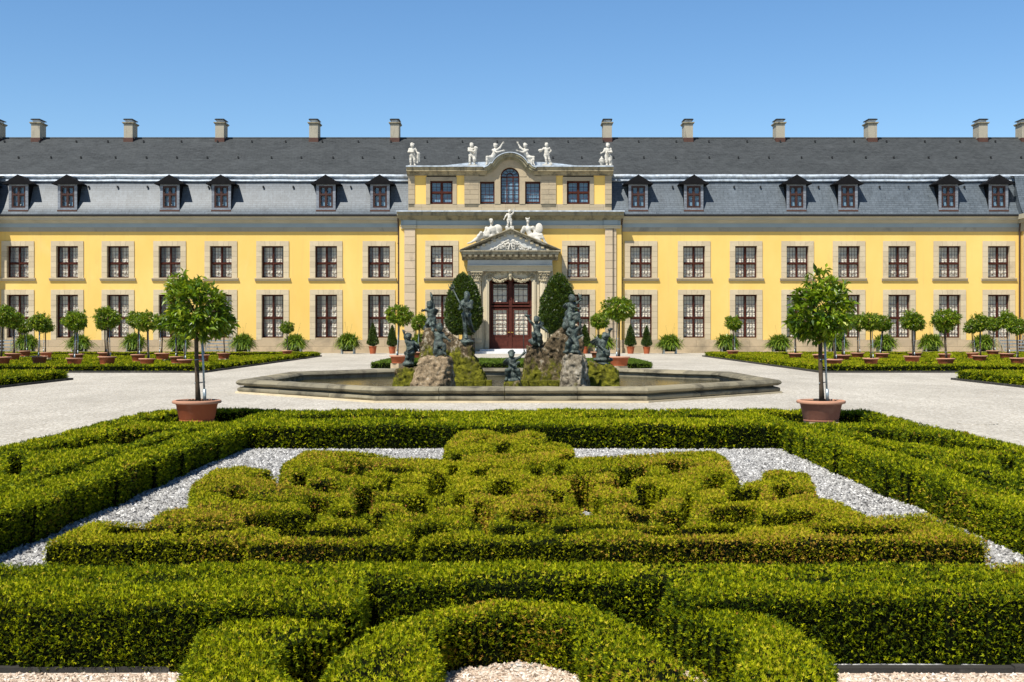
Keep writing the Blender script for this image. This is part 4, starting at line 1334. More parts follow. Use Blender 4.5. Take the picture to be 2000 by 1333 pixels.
# end pavilions stepping forward at both ends
for s, xe in ((-1, XE0), (1, XE1)):
    a, b = sorted((xe, xe + s * 14))
    yf = YW - 1.1
    mb = MB(); mb.box(a, b, yf, YW + 4, PL, EAVE)
    pv = mb.build('pavilion', M['stucco'], palace)
    mb = MB(); mb.box(a - .08 * (s > 0), b + .08 * (s < 0), yf - .08, YW + 1, 0, PL); mb.build('plinth', M['plinth'], pv)
    mb = MB()
    for k in range(14):
        zz = PL + (z_(453) - PL) * k / 14
        q = sorted((xe - s * .03, xe + s * .75))
        mb.box(q[0], q[1], yf - .12, yf + .5, zz + .012, zz + (z_(453) - PL) / 14 - .008)
    mb.build('quoins', M['sandstone'], pv)
    mb = MB()
    q0, q1 = sorted((xe - s * .45, xe + s * 14))
    mb.box(q0 + .35 * (s > 0), q1 - .35 * (s < 0), yf - .1, YW + .5, z_(453), z_(437)); mb.box(q0 + .2 * (s > 0), q1 - .2 * (s < 0), yf - .3, YW + .5, z_(437), z_(430)); mb.box(q0, q1, yf - .6, YW + .5, z_(430), z_(421))
    mb.build('cornice', M['mould'], pv)
    mb = MB(); mb.sheet_x([(p - 1.0, q + .02) for p, q in low] + [(low[-1][0] + .6, low[-1][1] + .3)], q0, q1)
    mb.add([(xe - s * .3, p - 1.0, q + .02) for p, q in low] + [(xe - s * .3, YW + 1.2, GZ)], [tuple(range(len(low) + 1))])
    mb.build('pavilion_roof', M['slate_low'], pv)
    mb = MB(); mb.tube([(xe - s * .12, YW - .3, GZ - .4), (xe - s * .12, YW - .14, GZ - 1.1), (xe - s * .12, YW - .14, .1)], .065, 8); mb.build('downpipe', M['pipe'], pv)
# ------------------------------------------------------------------ fountain basin
OCT = [(-3.28, 28.4), (3.24, 28.4), (7.40, 32.7), (7.26, 38.9), (3.7, 42.8), (-3.75, 42.8), (-7.34, 38.9), (-7.58, 32.7)]
def off_oct(d):
    """outline moved outwards by d"""
    n = len(OCT); out = []
    for i in range(n):
        p, a, b = Vector(OCT[i]), Vector(OCT[i - 1]), Vector(OCT[(i + 1) % n])
        e1 = (p - a).normalized(); e2 = (b - p).normalized()
        n1, n2 = Vector((e1.y, -e1.x)), Vector((e2.y, -e2.x))
        m = (n1 + n2).normalized()
        out.append(tuple(p + m * (d / max(.3, m.dot(n1)))))
    return out
basin = thing('fountain_basin', (0, 35.5, 0), 'wide low octagonal stone fountain basin with a double rolled rim', 'fountain')
PROF = [(-.02, .045), (.035, .06), (.05, .10), (.035, .145), (-.03, .172), (-.13, .182), (-.13, .208), (-.02, .215), (.06, .245), (.085, .29), (.06, .335), (-.0, .366), (-.10, .38), (-.26, .378), (-.40, .36), (-.47, .325), (-.50, .27), (-.49, .255), (-.47, .235), (-.42, .225), (-.42, -.05)]
rngb = random.Random(4)
lines = [off_oct(d) for d, z in PROF]
for i in range(8):
    mb = MB(); j = (i + 1) % 8
    nb = 4 if i in (0, 4) else 3
    cuts = [0] + [(k + rngb.uniform(-.12, .12)) / nb for k in range(1, nb)] + [1]
    for a, b in zip(cuts, cuts[1:]):
        g = .0010
        aa, bb = a + (g if a > 0 else 0), b - (g if b < 1 else 0)
        V = []; m = 5
        for t in [aa + (bb - aa) * q / m for q in range(m + 1)]:
            for (d, z), L in zip(PROF, lines):
                jit = rngb.uniform(-.006, .006)
                V.append((L[i][0] * (1 - t) + L[j][0] * t, L[i][1] * (1 - t) + L[j][1] * t + jit, z + jit))
        n = len(PROF)
        fs = [(q * n + k, (q + 1) * n + k, (q + 1) * n + k + 1, q * n + k + 1) for q in range(m) for k in range(n - 1)]
        fs += [tuple(range(n)), tuple(range((m + 1) * n - 1, m * n - 1, -1))]
        mb.add(V, fs, rngb.random())
    mb.build('rim', M['basin'], basin, smooth=True, angle=40)
mb = MB(); A, B, Cc = off_oct(.10), off_oct(.10), off_oct(-.2)
for i in range(8):
    j = (i + 1) % 8
    mb.add([(*A[i], 0), (*A[j], 0), (*B[j], .045), (*B[i], .045), (*Cc[j], .045), (*Cc[i], .045)], [(0, 1, 2, 3), (3, 2, 4, 5)], .5)
mb.build('footing', M['basin_foot'], basin)
mb = MB(); W_ = off_oct(-.55); mb.add([(x, y, .11) for x, y in W_], [tuple(range(8))])
o = mb.build('water', M['water']); o['kind'] = 'structure'

# ------------------------------------------------------------------ rocks
def make_rock(name, label, poly, Z, dep, mat, seed, k=.04, amp=.11, h=.036, cut=None):
    P2 = [(wx(x, Z), wz(y, Z)) for x, y in poly]
    xs = [p[0] for p in P2]; zs = [p[1] for p in P2]
    zt = max(zs)
    def fn(P):
        x, y, z = P[..., 0], P[..., 1], P[..., 2]
        d2 = poly_sd(x, z, P2)
        dd = np.abs(y - Z) - dep * (1.0 - .38 * np.clip(z / zt, 0, 1))
        d = -smin(-d2, -dd, k)
        for (ex, nx_, ny_) in (cut or ()):
            c_ = (x - wx(ex, Z)) * nx_ - (y - (Z - dep)) * ny_
            d = -smin(-d, -c_, k)
        return d + amp * fbm(P + seed, 1.0, 2) * .45 + amp * .45 * fbm(P + seed * 2, 4.5, 4) + .10 * fbm(P + seed * 5, 11.0, 3)
    V, Fq = surface_nets(fn, (min(xs) - .25, Z - dep - .25, -.1), (max(xs) + .25, Z + dep + .25, zt + .25), h)
    b = Vector(((min(xs) + max(xs)) / 2, Z, 0))
    me = np_mesh(name, V - np.array(b), Fq.ravel(), np.full(len(Fq), 4), None, True)
    return tag(link_mesh(name, me, M[mat], None, b), label, 'rock', 'rocks in the fountain basin')
make_rock('fountain_rock', 'low brown slab at the left end of the fountain rocks', [(767, 762), (772, 724), (786, 717), (826, 716), (850, 762)], 34.2, .45, 'rock', 1, .04, .09)
make_rock('fountain_rock', 'squat ochre pedestal rock in front of the tall left fountain rock', [(800, 764), (814, 720), (823, 703), (832, 697.5), (879, 697.5), (884, 706), (888, 764)], 33.0, .5, 'rock_warm', 4, .03, .09, .036, [(866, .80, .60)])
make_rock('fountain_rock', 'tall left fountain rock sloping down to the right with green moss', [(816, 764), (822, 700), (828, 652), (836, 643), (858, 643), (872, 652), (900, 668), (921, 668), (925, 692), (938, 716), (950, 746), (960, 764)], 35.9, .85, 'rock_moss', 7)
make_rock('fountain_rock', 'broad right fountain rock rising to a rounded brown peak', [(1012, 764), (1022, 736), (1030, 678), (1058, 676), (1068, 668), (1082, 654), (1098, 640), (1113, 636), (1128, 639), (1136, 652), (1139, 690), (1142, 764)], 35.9, .85, 'rock', 13)
make_rock('fountain_rock', 'upright grey pedestal rock in front of the right fountain rock', [(1094, 764), (1097, 746), (1100, 698), (1108, 692), (1139, 692), (1145, 700), (1152, 764)], 33.0, .5, 'rock_pale', 19, .03, .09, .036, [(1128, .85, .52), (1108, -.5, .86)])
make_rock('fountain_rock', 'low mossy slab at the right end of the fountain rocks', [(1128, 764), (1138, 714), (1160, 709), (1194, 714), (1204, 723), (1209, 764)], 34.2, .45, 'rock_moss', 23)
make_rock('fountain_rock', 'small dark boulder at the middle of the fountain under a seated putto', [(982, 772), (988, 746), (1000, 741), (1014, 744), (1022, 772)], 31.4, .35, 'rock', 29, .08, .1, .04)
for x0, x1, nm in ((884, 962, 'left'), (1014, 1100, 'right')):
    mb = MB(); Zs = 34.9
    rr_ = random.Random(x0)
    a = x0
    while a < x1:
        b = a + rr_.uniform(14, 24)
        mb.box(wx(a, Zs), wx(min(b, x1), Zs) - .02, Zs - .25 + rr_.uniform(-.05, .05), Zs + .4, -.05, wz(744.5 + rr_.uniform(-1, 1.5), Zs)); a = b
    mb.build_top('rock_ledge', M['rock_moss'], (wx((x0 + x1) / 2, Zs), Zs, 0), 'mossy stone ledge at the waterline below the %s fountain rock' % ('sloping left' if nm == 'left' else 'peaked right'), 'rock', 'rocks in the fountain basin')

# ------------------------------------------------------------------ figures
def radii(H, adult):
    if adult: return dict(hd=(.052, .060, .070), nk=.030, ch=.088, be=.074, pv=.082, s=.045, e=.030, h=.020, p=.062, k=.040, a=.026, t=.018)
    return dict(hd=(.088, .092, .100), nk=.042, ch=.100, be=.094, pv=.098, s=.046, e=.036, h=.025, p=.075, k=.050, a=.033, t=.024)
STAND_C = dict(hd=(0, -.02, .89), ch=(0, 0, .69), be=(0, -.012, .56), pv=(0, 0, .46), sL=(-.125, 0, .745), sR=(.125, 0, .745), eL=(-.19, .0, .60), eR=(.19, 0, .60), hL=(-.17, -.06, .47), hR=(.17, -.06, .47), pL=(-.062, 0, .44), pR=(.062, 0, .44), kL=(-.075, -.03, .245), kR=(.09, -.05, .245), aL=(-.07, 0, .05), aR=(.10, .0, .05), tL=(-.08, -.09, .025), tR=(.13, -.08, .025))
STAND_A = dict(hd=(0, -.01, .935), ch=(0, 0, .745), be=(0, -.005, .62), pv=(0, 0, .53), sL=(-.125, 0, .81), sR=(.125, 0, .81), eL=(-.165, .0, .64), eR=(.165, 0, .64), hL=(-.16, -.06, .49), hR=(.16, -.06, .49), pL=(-.06, 0, .51), pR=(.06, 0, .51), kL=(-.07, -.03, .285), kR=(.09, -.05, .285), aL=(-.065, 0, .045), aR=(.10, .0, .045), tL=(-.075, -.09, .02), tR=(.13, -.08, .02))
def body_prims(J, H, adult):
    r = {k: (tuple(x * H for x in v) if isinstance(v, tuple) else v * H) for k, v in radii(H, adult).items()}
    J = {k: np.array(v, float) for k, v in J.items()}
    hd, ch = J['hd'], J['ch']
    up = unit(hd - ch)
    neck = hd - up * r['hd'][2] * .8
    P = [('e', ch, (r['ch'] * 1.12, r['ch'] * .92, r['ch'] * 1.05)), ('c', ch, J['be'], r['ch'] * .86, r['be']), ('c', J['be'], J['pv'], r['be'], r['pv']),
         ('c', ch + up * r['ch'] * .6, neck, r['nk'] * 1.2, r['nk'])]
    for s in 'LR':
        P += [('c', ch + (J['s' + s] - ch) * .5 + up * r['ch'] * .1, J['s' + s], r['s'] * 1.05, r['s']),
              ('c', J['s' + s], J['e' + s], r['s'] * .95, r['e']), ('c', J['e' + s], J['h' + s], r['e'] * 1.02, r['h']),
              ('e', J['h' + s] + unit(J['h' + s] - J['e' + s]) * r['h'] * .9, (r['h'] * 1.15,) * 3),
              ('c', J['pv'] + (J['p' + s] - J['pv']) * .6, J['p' + s], r['pv'] * .8, r['p']),
              ('c', J['p' + s], J['k' + s], r['p'], r['k']),
              ('c', J['k' + s], J['k' + s] * .6 + J['a' + s] * .4, r['k'], r['k'] * 1.02), ('c', J['k' + s] * .6 + J['a' + s] * .4, J['a' + s], r['k'] * 1.0, r['a']),
              ('c', J['a' + s], J['t' + s], r['a'] * .95, r['t'])]
    head = [('e', hd, r['hd'])]
    hx, hy, hz = r['hd']
    head += [('e', hd + np.array([0, -hy * .95, -hz * .15]), (hx * .16, hy * .25, hz * .2)), ('e', hd + np.array([0, -hy * .6, -hz * .62]), (hx * .45, hy * .42, hz * .34)),
             ('e', hd + np.array([-hx * .38, -hy * .72, -hz * .28]), (hx * .3, hy * .25, hz * .26)), ('e', hd + np.array([hx * .38, -hy * .72, -hz * .28]), (hx * .3, hy * .25, hz * .26)),
             ('e', hd + np.array([0, -hy * .80, hz * .22]), (hx * .55, hy * .22, hz * .14))]
    rr = random.Random(int(H * 1000))
    for q in range(12):                                 # curls
        a = rr.uniform(0, 6.28); b = rr.uniform(.2, 1.3)
        if math.sin(a) * math.sin(b) < -.45 and b > .75: continue
        head.append(('e', hd + np.array([hx * math.cos(a) * math.sin(b), hy * math.sin(a) * math.sin(b) + hy * .1, hz * math.cos(b) * 1.0]), (hx * .34, hy * .34, hz * .26)))
    return P, head, r
def fingers(J, H, adult):
    mb = MB()
    for s in 'LR':
        h = Vector(J['h' + s]); d = (h - Vector(J['e' + s])).normalized()
        a = d.cross(Vector((0, 1, .2))).normalized(); b = d.cross(a)
        rr = (.028 if not adult else .02) * H
        tip = h + d * rr * 1.5
        for k, ln in enumerate((.9, 1.1, 1.0, .75)):
            p = tip + a * rr * (k - 1.5) * .55
            mb.tube([p, p + d * rr * ln, p + d * rr * ln * 1.7 + b * rr * .5], [rr * .30, rr * .27, rr * .2], 5)
        p = h + d * rr * .6 - a * rr * 1.0
        mb.tube([p, p + (d * .7 - a * .8) * rr, p + (d * 1.5 - a * .8) * rr], [rr * .34, rr * .3, rr * .22], 5)
    return mb
def figure(name, label, mat, J, H, adult=False, extra=(), hard=(), group=None, base=None, k=.035, cat='statue'):
    """J world joints; extra prims blend into the body (drapery, seat); returns the top-level mesh object"""
    P, head, r = body_prims(J, H, adult)
    prims = P + list(extra)
    lo, hi = prim_bounds(prims + head + list(hard), H * .06)
    f1, f2 = sdf_of(prims, k * H), sdf_of(head, .018 * H)
    f3 = sdf_of(list(hard), .02 * H) if hard else None
    def fn(Pp):
        d = smin(f1(Pp), f2(Pp), .02 * H)
        if f3: d = smin(d, f3(Pp), .015 * H)
        return d + .020 * H * fbm(Pp, 12 / H, 3)
    V, Fq = surface_nets(fn, lo, hi, H / 62)
    fm = fingers(J, H, adult)
    b = len(V)
    fl = list(Fq.ravel()) + [b + i for f in fm.f for i in f]
    sz = [4] * len(Fq) + [len(f) for f in fm.f]
    V = np.concatenate([V, np.array([tuple(v) for v in fm.v])])
    if base is None: base = (float(J['pv'][0]), float(J['pv'][1]), float(V[:, 2].min()))
    me = np_mesh(name, V - np.array(base), fl, sz, np.full(len(V), .5), True)
    return tag(link_mesh(name, me, M[mat], None, base), label, cat, group)
def standing(px, py, Z, H, adult=False, flip=False, scale_x=1.0, **over):
    D = dict(STAND_A if adult else STAND_C); D.update(over)
    bx, bz = wx(px, Z), wz(py, Z)
    def tr(p): return np.array([bx + (-1 if flip else 1) * p[0] * H, Z + p[1] * H, bz + p[2] * H])
    out = {}
    for kk, v in D.items():
        k2 = kk
        if flip and len(kk) == 2 and kk[1] in 'LR': k2 = kk[0] + ('R' if kk[1] == 'L' else 'L')
        out[k2] = tr(v)
    return out, tr
def posed(Z, **px):
    """joints straight from the photo: (px, py, depth in metres towards the viewer negative)"""
    return {k: np.array([wx(v[0], Z), Z + (v[2] if len(v) > 2 else 0), wz(v[1], Z)]) for k, v in px.items()}
def pt(Z, x, y, d=0): return np.array([wx(x, Z), Z + d, wz(y, Z)])
def wing(o, Z, root, tip, w, mat, flat_y=.04):
    """feathered wing part"""
    mb = MB()
    a, b = pt(Z, *root), pt(Z, *tip)
    d = b - a; n = np.array([d[2], 0, -d[0]]); n = n / np.linalg.norm(n)
    for q in range(7):
        t = q / 6
        s = a + d * (.12 * q / 6) + n * w * (.35 - .55 * t)
        e = a + d * (1 - .38 * abs(t - .25)) + n * w * (.9 - 1.8 * t) * .55
        mid = (s + e) / 2 + np.array([0, .03 * (q % 2), 0])
        mb.tube([s, mid, e], [w * .13, w * .15, w * .05], 6)
    mb.ball(tuple(a + d * .12), (w * .35, w * .22, w * .35), 8)
    return mb.build('wing', M[mat], o, smooth=True)

GA = 'white statues on the attic of the palace'
ZAt = YA - .2
def plinth_under(o, px, py0, py1, w, Z, mat='statue'):
    mb = MB(); mb.box(wx(px - w, Z), wx(px + w, Z), Z - .32, Z + .32, wz(py1, Z), wz(py0, Z)); return mb.build('plinth', M[mat], o)
H0 = 44.5 * ZAt / F
J, T = standing(805.5, 324.5, ZAt, H0, eL=(-.16, -.06, .61), hL=(.02, -.16, .60), eR=(.20, -.03, .60), hR=(.25, -.10, .54), hd=(-.01, -.03, .90))
o = figure('statue', 'white child statue with cloth over its arm at the left end of the attic', 'statue', J, H0, group=GA, extra=[('c', T((.27, -.07, .54)), T((.22, -.02, .14)), .065 * H0, .045 * H0), ('c', T((.30, -.07, .5)), T((.31, -.02, .20)), .045 * H0, .03 * H0)])
plinth_under(o, 805.5, 324.2, 327, 8, ZAt)
H0 = 43.5 * ZAt / F
J, T = standing(921, 323, ZAt, H0, eL=(-.13, -.1, .63), hL=(.08, -.17, .60), eR=(.19, -.05, .62), hR=(.14, -.15, .55), kR=(.11, -.08, .26), aR=(.14, -.02, .05))
o = figure('statue', 'white child statue clasping a tall bundle left of the attic arch', 'statue', J, H0, group=GA, extra=[('c', T((.19, -.12, .74)), T((.17, -.06, .22)), .075 * H0, .045 * H0), ('e', T((.20, -.12, .76)), (.09 * H0, .07 * H0, .06 * H0))])
plinth_under(o, 923, 322.8, 326, 9, ZAt)
H0 = 43.5 * ZAt / F
J, T = standing(1067.5, 322.5, ZAt, H0, eL=(-.20, -.02, .67), hL=(-.27, -.09, .60), eR=(.20, .02, .64), hR=(.10, -.02, .50), kL=(-.02, -.05, .25), aL=(.0, -.02, .05), aR=(.18, .04, .06), kR=(.12, -.02, .25))
o = figure('statue', 'white child statue carrying a basket right of the attic arch', 'statue', J, H0, group=GA, extra=[('e', T((-.27, -.1, .64)), (.10 * H0, .08 * H0, .07 * H0)), ('c', T((.22, .03, .02)), T((.16, .03, .16)), .06 * H0, .03 * H0)])
plinth_under(o, 1067.5, 322.3, 326, 8, ZAt)
H0 = 44.5 * ZAt / F
J, T = standing(1187, 324.5, ZAt, H0, eL=(-.17, -.05, .62), hL=(-.27, -.08, .56), eR=(.17, -.04, .60), hR=(.02, -.14, .58), aL=(-.03, -.02, .05))
o = figure('statue', 'white child statue beside a small urn at the right end of the attic', 'statue', J, H0, group=GA, extra=[('c', T((.12, 0, .40)), T((.16, .02, .05)), .07 * H0, .06 * H0), ('c', T((-.02, 0, .38)), T((-.05, 0, .15)), .07 * H0, .05 * H0)])
plinth_under(o, 1184, 324.2, 327, 12, ZAt)
mb = MB(); mb.lathe([(.10, 0), (.14, .03), (.08, .10), (.20, .22), (.24, .34), (.16, .40), (.20, .44), (.12, .54), (.05, .62), (.06, .68)], (wx(1175, ZAt), ZAt - .1, wz(324.2, ZAt)), 14)
mb.build_top('urn', M['statue'], (wx(1175, ZAt), ZAt - .1, wz(324.2, ZAt)), 'small white lidded urn beside the rightmost attic statue', 'urn', smooth=True)
# two children seated on the haunches of the arch
for s, lab in ((1, 'white seated child statue with raised arm on the left haunch of the attic arch'), (-1, 'white seated child statue with raised arm on the right haunch of the attic arch')):
    m = lambda x: x if s > 0 else 1993 - x
    Zs = YA - .1
    Jp = {k: (m(v[0]), *v[1:]) for k, v in dict(hd=(967.5, 285), ch=(967, 295.5), be=(965, 301.5), pv=(961, 307.5), sL=(962.5, 293.5, .05), sR=(971, 293, -.05), eL=(971, 299, -.30), hL=(982, 296, -.32), eR=(976.5, 289), hR=(981.5, 280.5), pL=(958, 308, -.1), pR=(960, 310, .05), kL=(951, 308.5, -.3), kR=(953, 312, -.15), aL=(951, 321, -.3), aR=(955, 322, -.2), tL=(949, 324, -.38), tR=(953, 325, -.3)).items()}
    if s < 0:
        Jp = {(k[0] + {'L': 'R', 'R': 'L'}.get(k[1], k[1]) if k[1] in 'LR' else k): v for k, v in Jp.items()}
    J = posed(Zs, **Jp); H0 = 1.72
    figure('statue', lab, 'statue', J, H0, group=GA, extra=[('c', pt(Zs, m(958), 312), pt(Zs, m(953), 323), .16, .12), ('c', pt(Zs, m(962), 309, .1), pt(Zs, m(957), 318, .1), .15, .2)])
# pediment group
ZP = YPC + .35
GP = 'white statues on the portal pediment'
H0 = 36.5 * ZP / F
J, T = standing(995, 446, ZP, H0, eR=(.20, -.03, .80), hR=(.24, -.05, .97), eL=(-.20, -.04, .63), hL=(-.27, -.09, .50), aL=(-.09, 0, .05), aR=(.10, 0, .05))
o = figure('statue', 'white standing child statue with one arm raised on the tip of the pediment', 'statue', J, H0, group=GP, extra=[('e', T((.13, .03, .05)), (.12 * H0, .1 * H0, .08 * H0)), ('e', T((-.13, .03, .04)), (.10 * H0, .1 * H0, .07 * H0))])
plinth_under(o, 995.5, 445.5, 451, 8, ZP)
J = posed(ZP, hd=(960.5, 434), ch=(958, 449), be=(955, 455), pv=(951, 460), sL=(950.5, 446, .02), sR=(965, 446, -.03), eL=(946, 455, -.12), hL=(950, 461, -.25), eR=(971, 453), hR=(974, 458, -.12), pL=(947, 460, -.1), pR=(951, 463, -.05), kL=(939.5, 456, -.38), kR=(935, 465, -.3), aL=(929, 470, -.3), aR=(921, 474, -.3), tL=(923, 473, -.36), tR=(914, 476.5, -.36))
o = figure('statue', 'white reclining helmeted woman statue on the left slope of the pediment', 'statue', J, 2.45, True, group=GP, base=(wx(948, ZP), ZP, wz(470, ZP)),
       extra=[('e', pt(ZP, 955, 462, 0), (.62, .3, .2), -.45), ('c', pt(ZP, 945, 461, -.2), pt(ZP, 932, 471, -.15), .17, .12), ('c', pt(ZP, 962, 452, .05), pt(ZP, 963, 460, .1), .22, .2)],
       hard=[('e', pt(ZP, 958.5, 430.5, .02), (.13, .17, .11)), ('c', pt(ZP, 957, 429, -.06), pt(ZP, 961, 428, .12), .07, .05)])
mb = MB(); mb.ball(tuple(pt(ZP, 972, 449, .05)), (.36, .14, .40), 14); mb.build('shield', M['statue'], o, smooth=True)
J = posed(ZP, hd=(1031, 432.5), ch=(1031.5, 448), be=(1034, 456), pv=(1037, 461), sL=(1023.5, 445), sR=(1040, 445, 0), eL=(1019.5, 452, -.1), hL=(1017, 460, -.2), eR=(1045, 453), hR=(1046, 460, -.15), pL=(1036, 462, -.1), pR=(1041, 461, -.1), kL=(1049, 468, -.35), kR=(1057, 460, -.3), aL=(1060, 476, -.3), aR=(1064, 473, -.25), tL=(1066, 478, -.36), tR=(1071, 479, -.32))
o = figure('statue', 'white reclining armoured figure statue on the right slope of the pediment', 'statue', J, 2.45, True, group=GP, base=(wx(1040, ZP), ZP, wz(470, ZP)),
       extra=[('e', pt(ZP, 1040, 463, 0), (.60, .3, .22), .45), ('c', pt(ZP, 1040, 461, -.15), pt(ZP, 1056, 465, -.2), .18, .12), ('c', pt(ZP, 1023, 449, .08), pt(ZP, 1019, 459, .08), .16, .14), ('c', pt(ZP, 1042, 446, .1), pt(ZP, 1046, 456, .1), .14, .12)],
       hard=[('e', pt(ZP, 1030.5, 428.5, .02), (.15, .17, .09)), ('c', pt(ZP, 1027, 427.5), pt(ZP, 1027, 425), .05, .03), ('c', pt(ZP, 1034, 427.5), pt(ZP, 1034, 425), .05, .03)])
mb = MB(); mb.ball(tuple(pt(ZP, 1053, 447, .05)), (.29, .12, .42), 14); mb.build('shield', M['statue'], o, smooth=True)

# bronze figures of the fountain
GB = 'bronze figures on the fountain rocks'
def bronze_fig(label, Z, H, extra=(), hard=(), adult=False, base=None, **px):
    return figure('bronze_statue', label, 'bronze', posed(Z, **px), H, adult, extra, hard, GB, base, .032)
Z = 34.1
o = bronze_fig('winged bronze putto standing on the low slab at the left end of the fountain', Z, 1.0, hd=(798, 657.5, -.02), ch=(800, 672), be=(801, 680), pv=(801, 687), sL=(794.5, 668, -.05), sR=(805, 669.5, .03), eL=(791.5, 660, -.06), hL=(789.5, 650.5, -.08), eR=(806, 679, -.08), hR=(798, 684, -.18), pL=(798.5, 689, -.03), pR=(804, 689, .03), kL=(795.5, 699, -.08), kR=(803, 700, -.04), aL=(793.5, 710), aR=(801.5, 711), tL=(789.5, 713, -.06), tR=(798, 714, -.08),
    extra=[('e', pt(Z, 799.5, 690, -.03), (.15, .11, .10)), ('e', pt(Z, 797, 711, 0), (.17, .16, .09)), ('c', pt(Z, 804, 691, .04), pt(Z, 805, 707, .05), .09, .06)], hard=[('c', pt(Z, 789, 649, -.08), pt(Z, 787, 645, -.08), .03, .015)])
wing(o, Z, (805, 668, .10), (814.5, 690, .16), .26, 'bronze')
Z = 33.0
o = bronze_fig('bronze putto seated on the squat ochre pedestal with an arm thrown up', Z, 1.12, hd=(858.5, 641, -.03), ch=(857.5, 656), be=(857, 664), pv=(857, 672), sL=(851, 652), sR=(864.5, 653), eL=(846, 645, -.05), hL=(842, 637, -.06), eR=(869.5, 659, -.05), hR=(876, 663.5, -.08), pL=(853, 673.5, -.05), pR=(861, 673, -.08), kL=(851.5, 684, -.15), kR=(868.5, 675, -.25), aL=(853, 694, -.1), aR=(868.5, 690.5, -.22), tL=(852, 697, -.18), tR=(872, 693.5, -.28),
    extra=[('e', pt(Z, 857, 690, 0), (.17, .17, .14)), ('e', pt(Z, 853, 680, .02), (.10, .1, .15)), ('c', pt(Z, 853, 661, .02), pt(Z, 852, 678, .02), .07, .09)], hard=[('c', pt(Z, 842, 636, -.06), pt(Z, 839.5, 629, -.06), .03, .02)])
Z = 35.6
o = bronze_fig('winged bronze putto high on the tall left rock holding up a torch', Z, 1.05, hd=(839, 596, -.03), ch=(841, 608), be=(841.5, 616), pv=(842, 623), sL=(835.5, 604.5), sR=(846, 605), eL=(831, 606, -.04), hL=(827.5, 607, -.08), eR=(847, 598, .02), hR=(844.5, 588.5, .0), pL=(839.5, 625, -.03), pR=(845, 625, .0), kL=(835, 632, -.12), kR=(846, 634, -.05), aL=(835, 640, -.02), aR=(841, 643, .04), tL=(831, 641, -.1), tR=(837, 645, -.04),
    extra=[('e', pt(Z, 839, 641, .05), (.20, .17, .13)), ('c', pt(Z, 845, 622, .05), pt(Z, 849, 636, .06), .10, .07)])
wing(o, Z, (846, 606, .10), (854.5, 613, .2), .20, 'bronze')
mb = MB(); mb.tube([pt(Z, 844.5, 590), pt(Z, 842.5, 578), pt(Z, 841, 571)], [.035, .04, .015], 8); mb.build('torch', M['bronze'], o, smooth=True)
Z = 35.4
o = bronze_fig('tall bearded bronze sea god with a trident on the left fountain rock', Z, 1.50, adult=True, hd=(911.5, 577, -.03), ch=(911, 595.5), be=(911.5, 606.5), pv=(911, 614.5), sL=(904, 590.5, -.03), sR=(919.5, 591, .03), eL=(900, 598, -.14), hL=(899, 603, -.22), eR=(920, 602, -.1), hR=(913, 602, -.22), pL=(907.5, 617), pR=(914.5, 617), kL=(908, 636, -.06), kR=(917.5, 634, -.03), aL=(909.5, 656, .0), aR=(923, 646, .12), tL=(910.5, 660, -.12), tR=(927, 649, .08),
    extra=[('e', pt(Z, 911, 617, -.03), (.14, .10, .07)), ('c', pt(Z, 909, 660, 0), pt(Z, 908, 669, 0), .09, .15), ('e', pt(Z, 914, 668, 0), (.20, .18, .07))],
    hard=[('e', pt(Z, 911, 583, -.08), (.07, .06, .11)), ('e', pt(Z, 911.5, 572.5, .0), (.085, .10, .05)), ('e', pt(Z, 916, 578, .02), (.04, .07, .10))])
mb = MB(); A_, B_ = pt(Z, 920, 634, -.22), pt(Z, 885.5, 566, -.25)
mb.tube([A_, B_], .022, 8)
d_ = (B_ - A_) / np.linalg.norm(B_ - A_); n_ = np.array([d_[2], 0, -d_[0]])
for q in (-1, 0, 1): mb.tube([B_ + n_ * q * .03, B_ + n_ * q * .07 + d_ * .06, B_ + n_ * q * .06 + d_ * .20], [.018, .016, .008], 6)
mb.tube([B_ - n_ * .075 + d_ * .05, B_ + n_ * .075 + d_ * .05], .016, 6)
for q in range(7): mb.tube([pt(Z, 912, 612 + q * .8, -.14), pt(Z, 916 + q * .9, 622 + q * 1.8, -.16)], [.02, .008], 5)
mb.build('trident', M['bronze'], o, smooth=True)
Z = 35.4
o = bronze_fig('bronze putto seated on the flat step of the right rock raising a shell horn', Z, 1.02, hd=(1047.5, 625.5, -.03), ch=(1048.5, 639), be=(1048.5, 646.5), pv=(1048.5, 653), sL=(1043, 635.5), sR=(1054.5, 636), eL=(1036, 628, -.04), hL=(1030.5, 619.5, -.06), eR=(1060, 641, -.02), hR=(1066, 646, -.06), pL=(1045, 655, -.06), pR=(1052, 655, -.06), kL=(1041, 651.5, -.26), kR=(1053.5, 657, -.22), aL=(1044.5, 668, -.2), aR=(1053, 672, -.16), tL=(1042.5, 671, -.28), tR=(1053, 676, -.24),
    extra=[('e', pt(Z, 1048, 668, 0), (.20, .18, .16)), ('c', pt(Z, 1035, 666, 0), pt(Z, 1048, 668, 0), .05, .1), ('c', pt(Z, 1053, 656, -.1), pt(Z, 1055, 670, -.08), .09, .06)])
wing(o, Z, (1054, 634, .10), (1061, 629, .2), .14, 'bronze')
mb = MB(); mb.tube([pt(Z, 1037, 615.5, -.06), pt(Z, 1031, 619, -.07), pt(Z, 1026, 614, -.07)], [.015, .03, .055], 10); mb.build('shell_horn', M['bronze'], o, smooth=True)
Z = 35.3
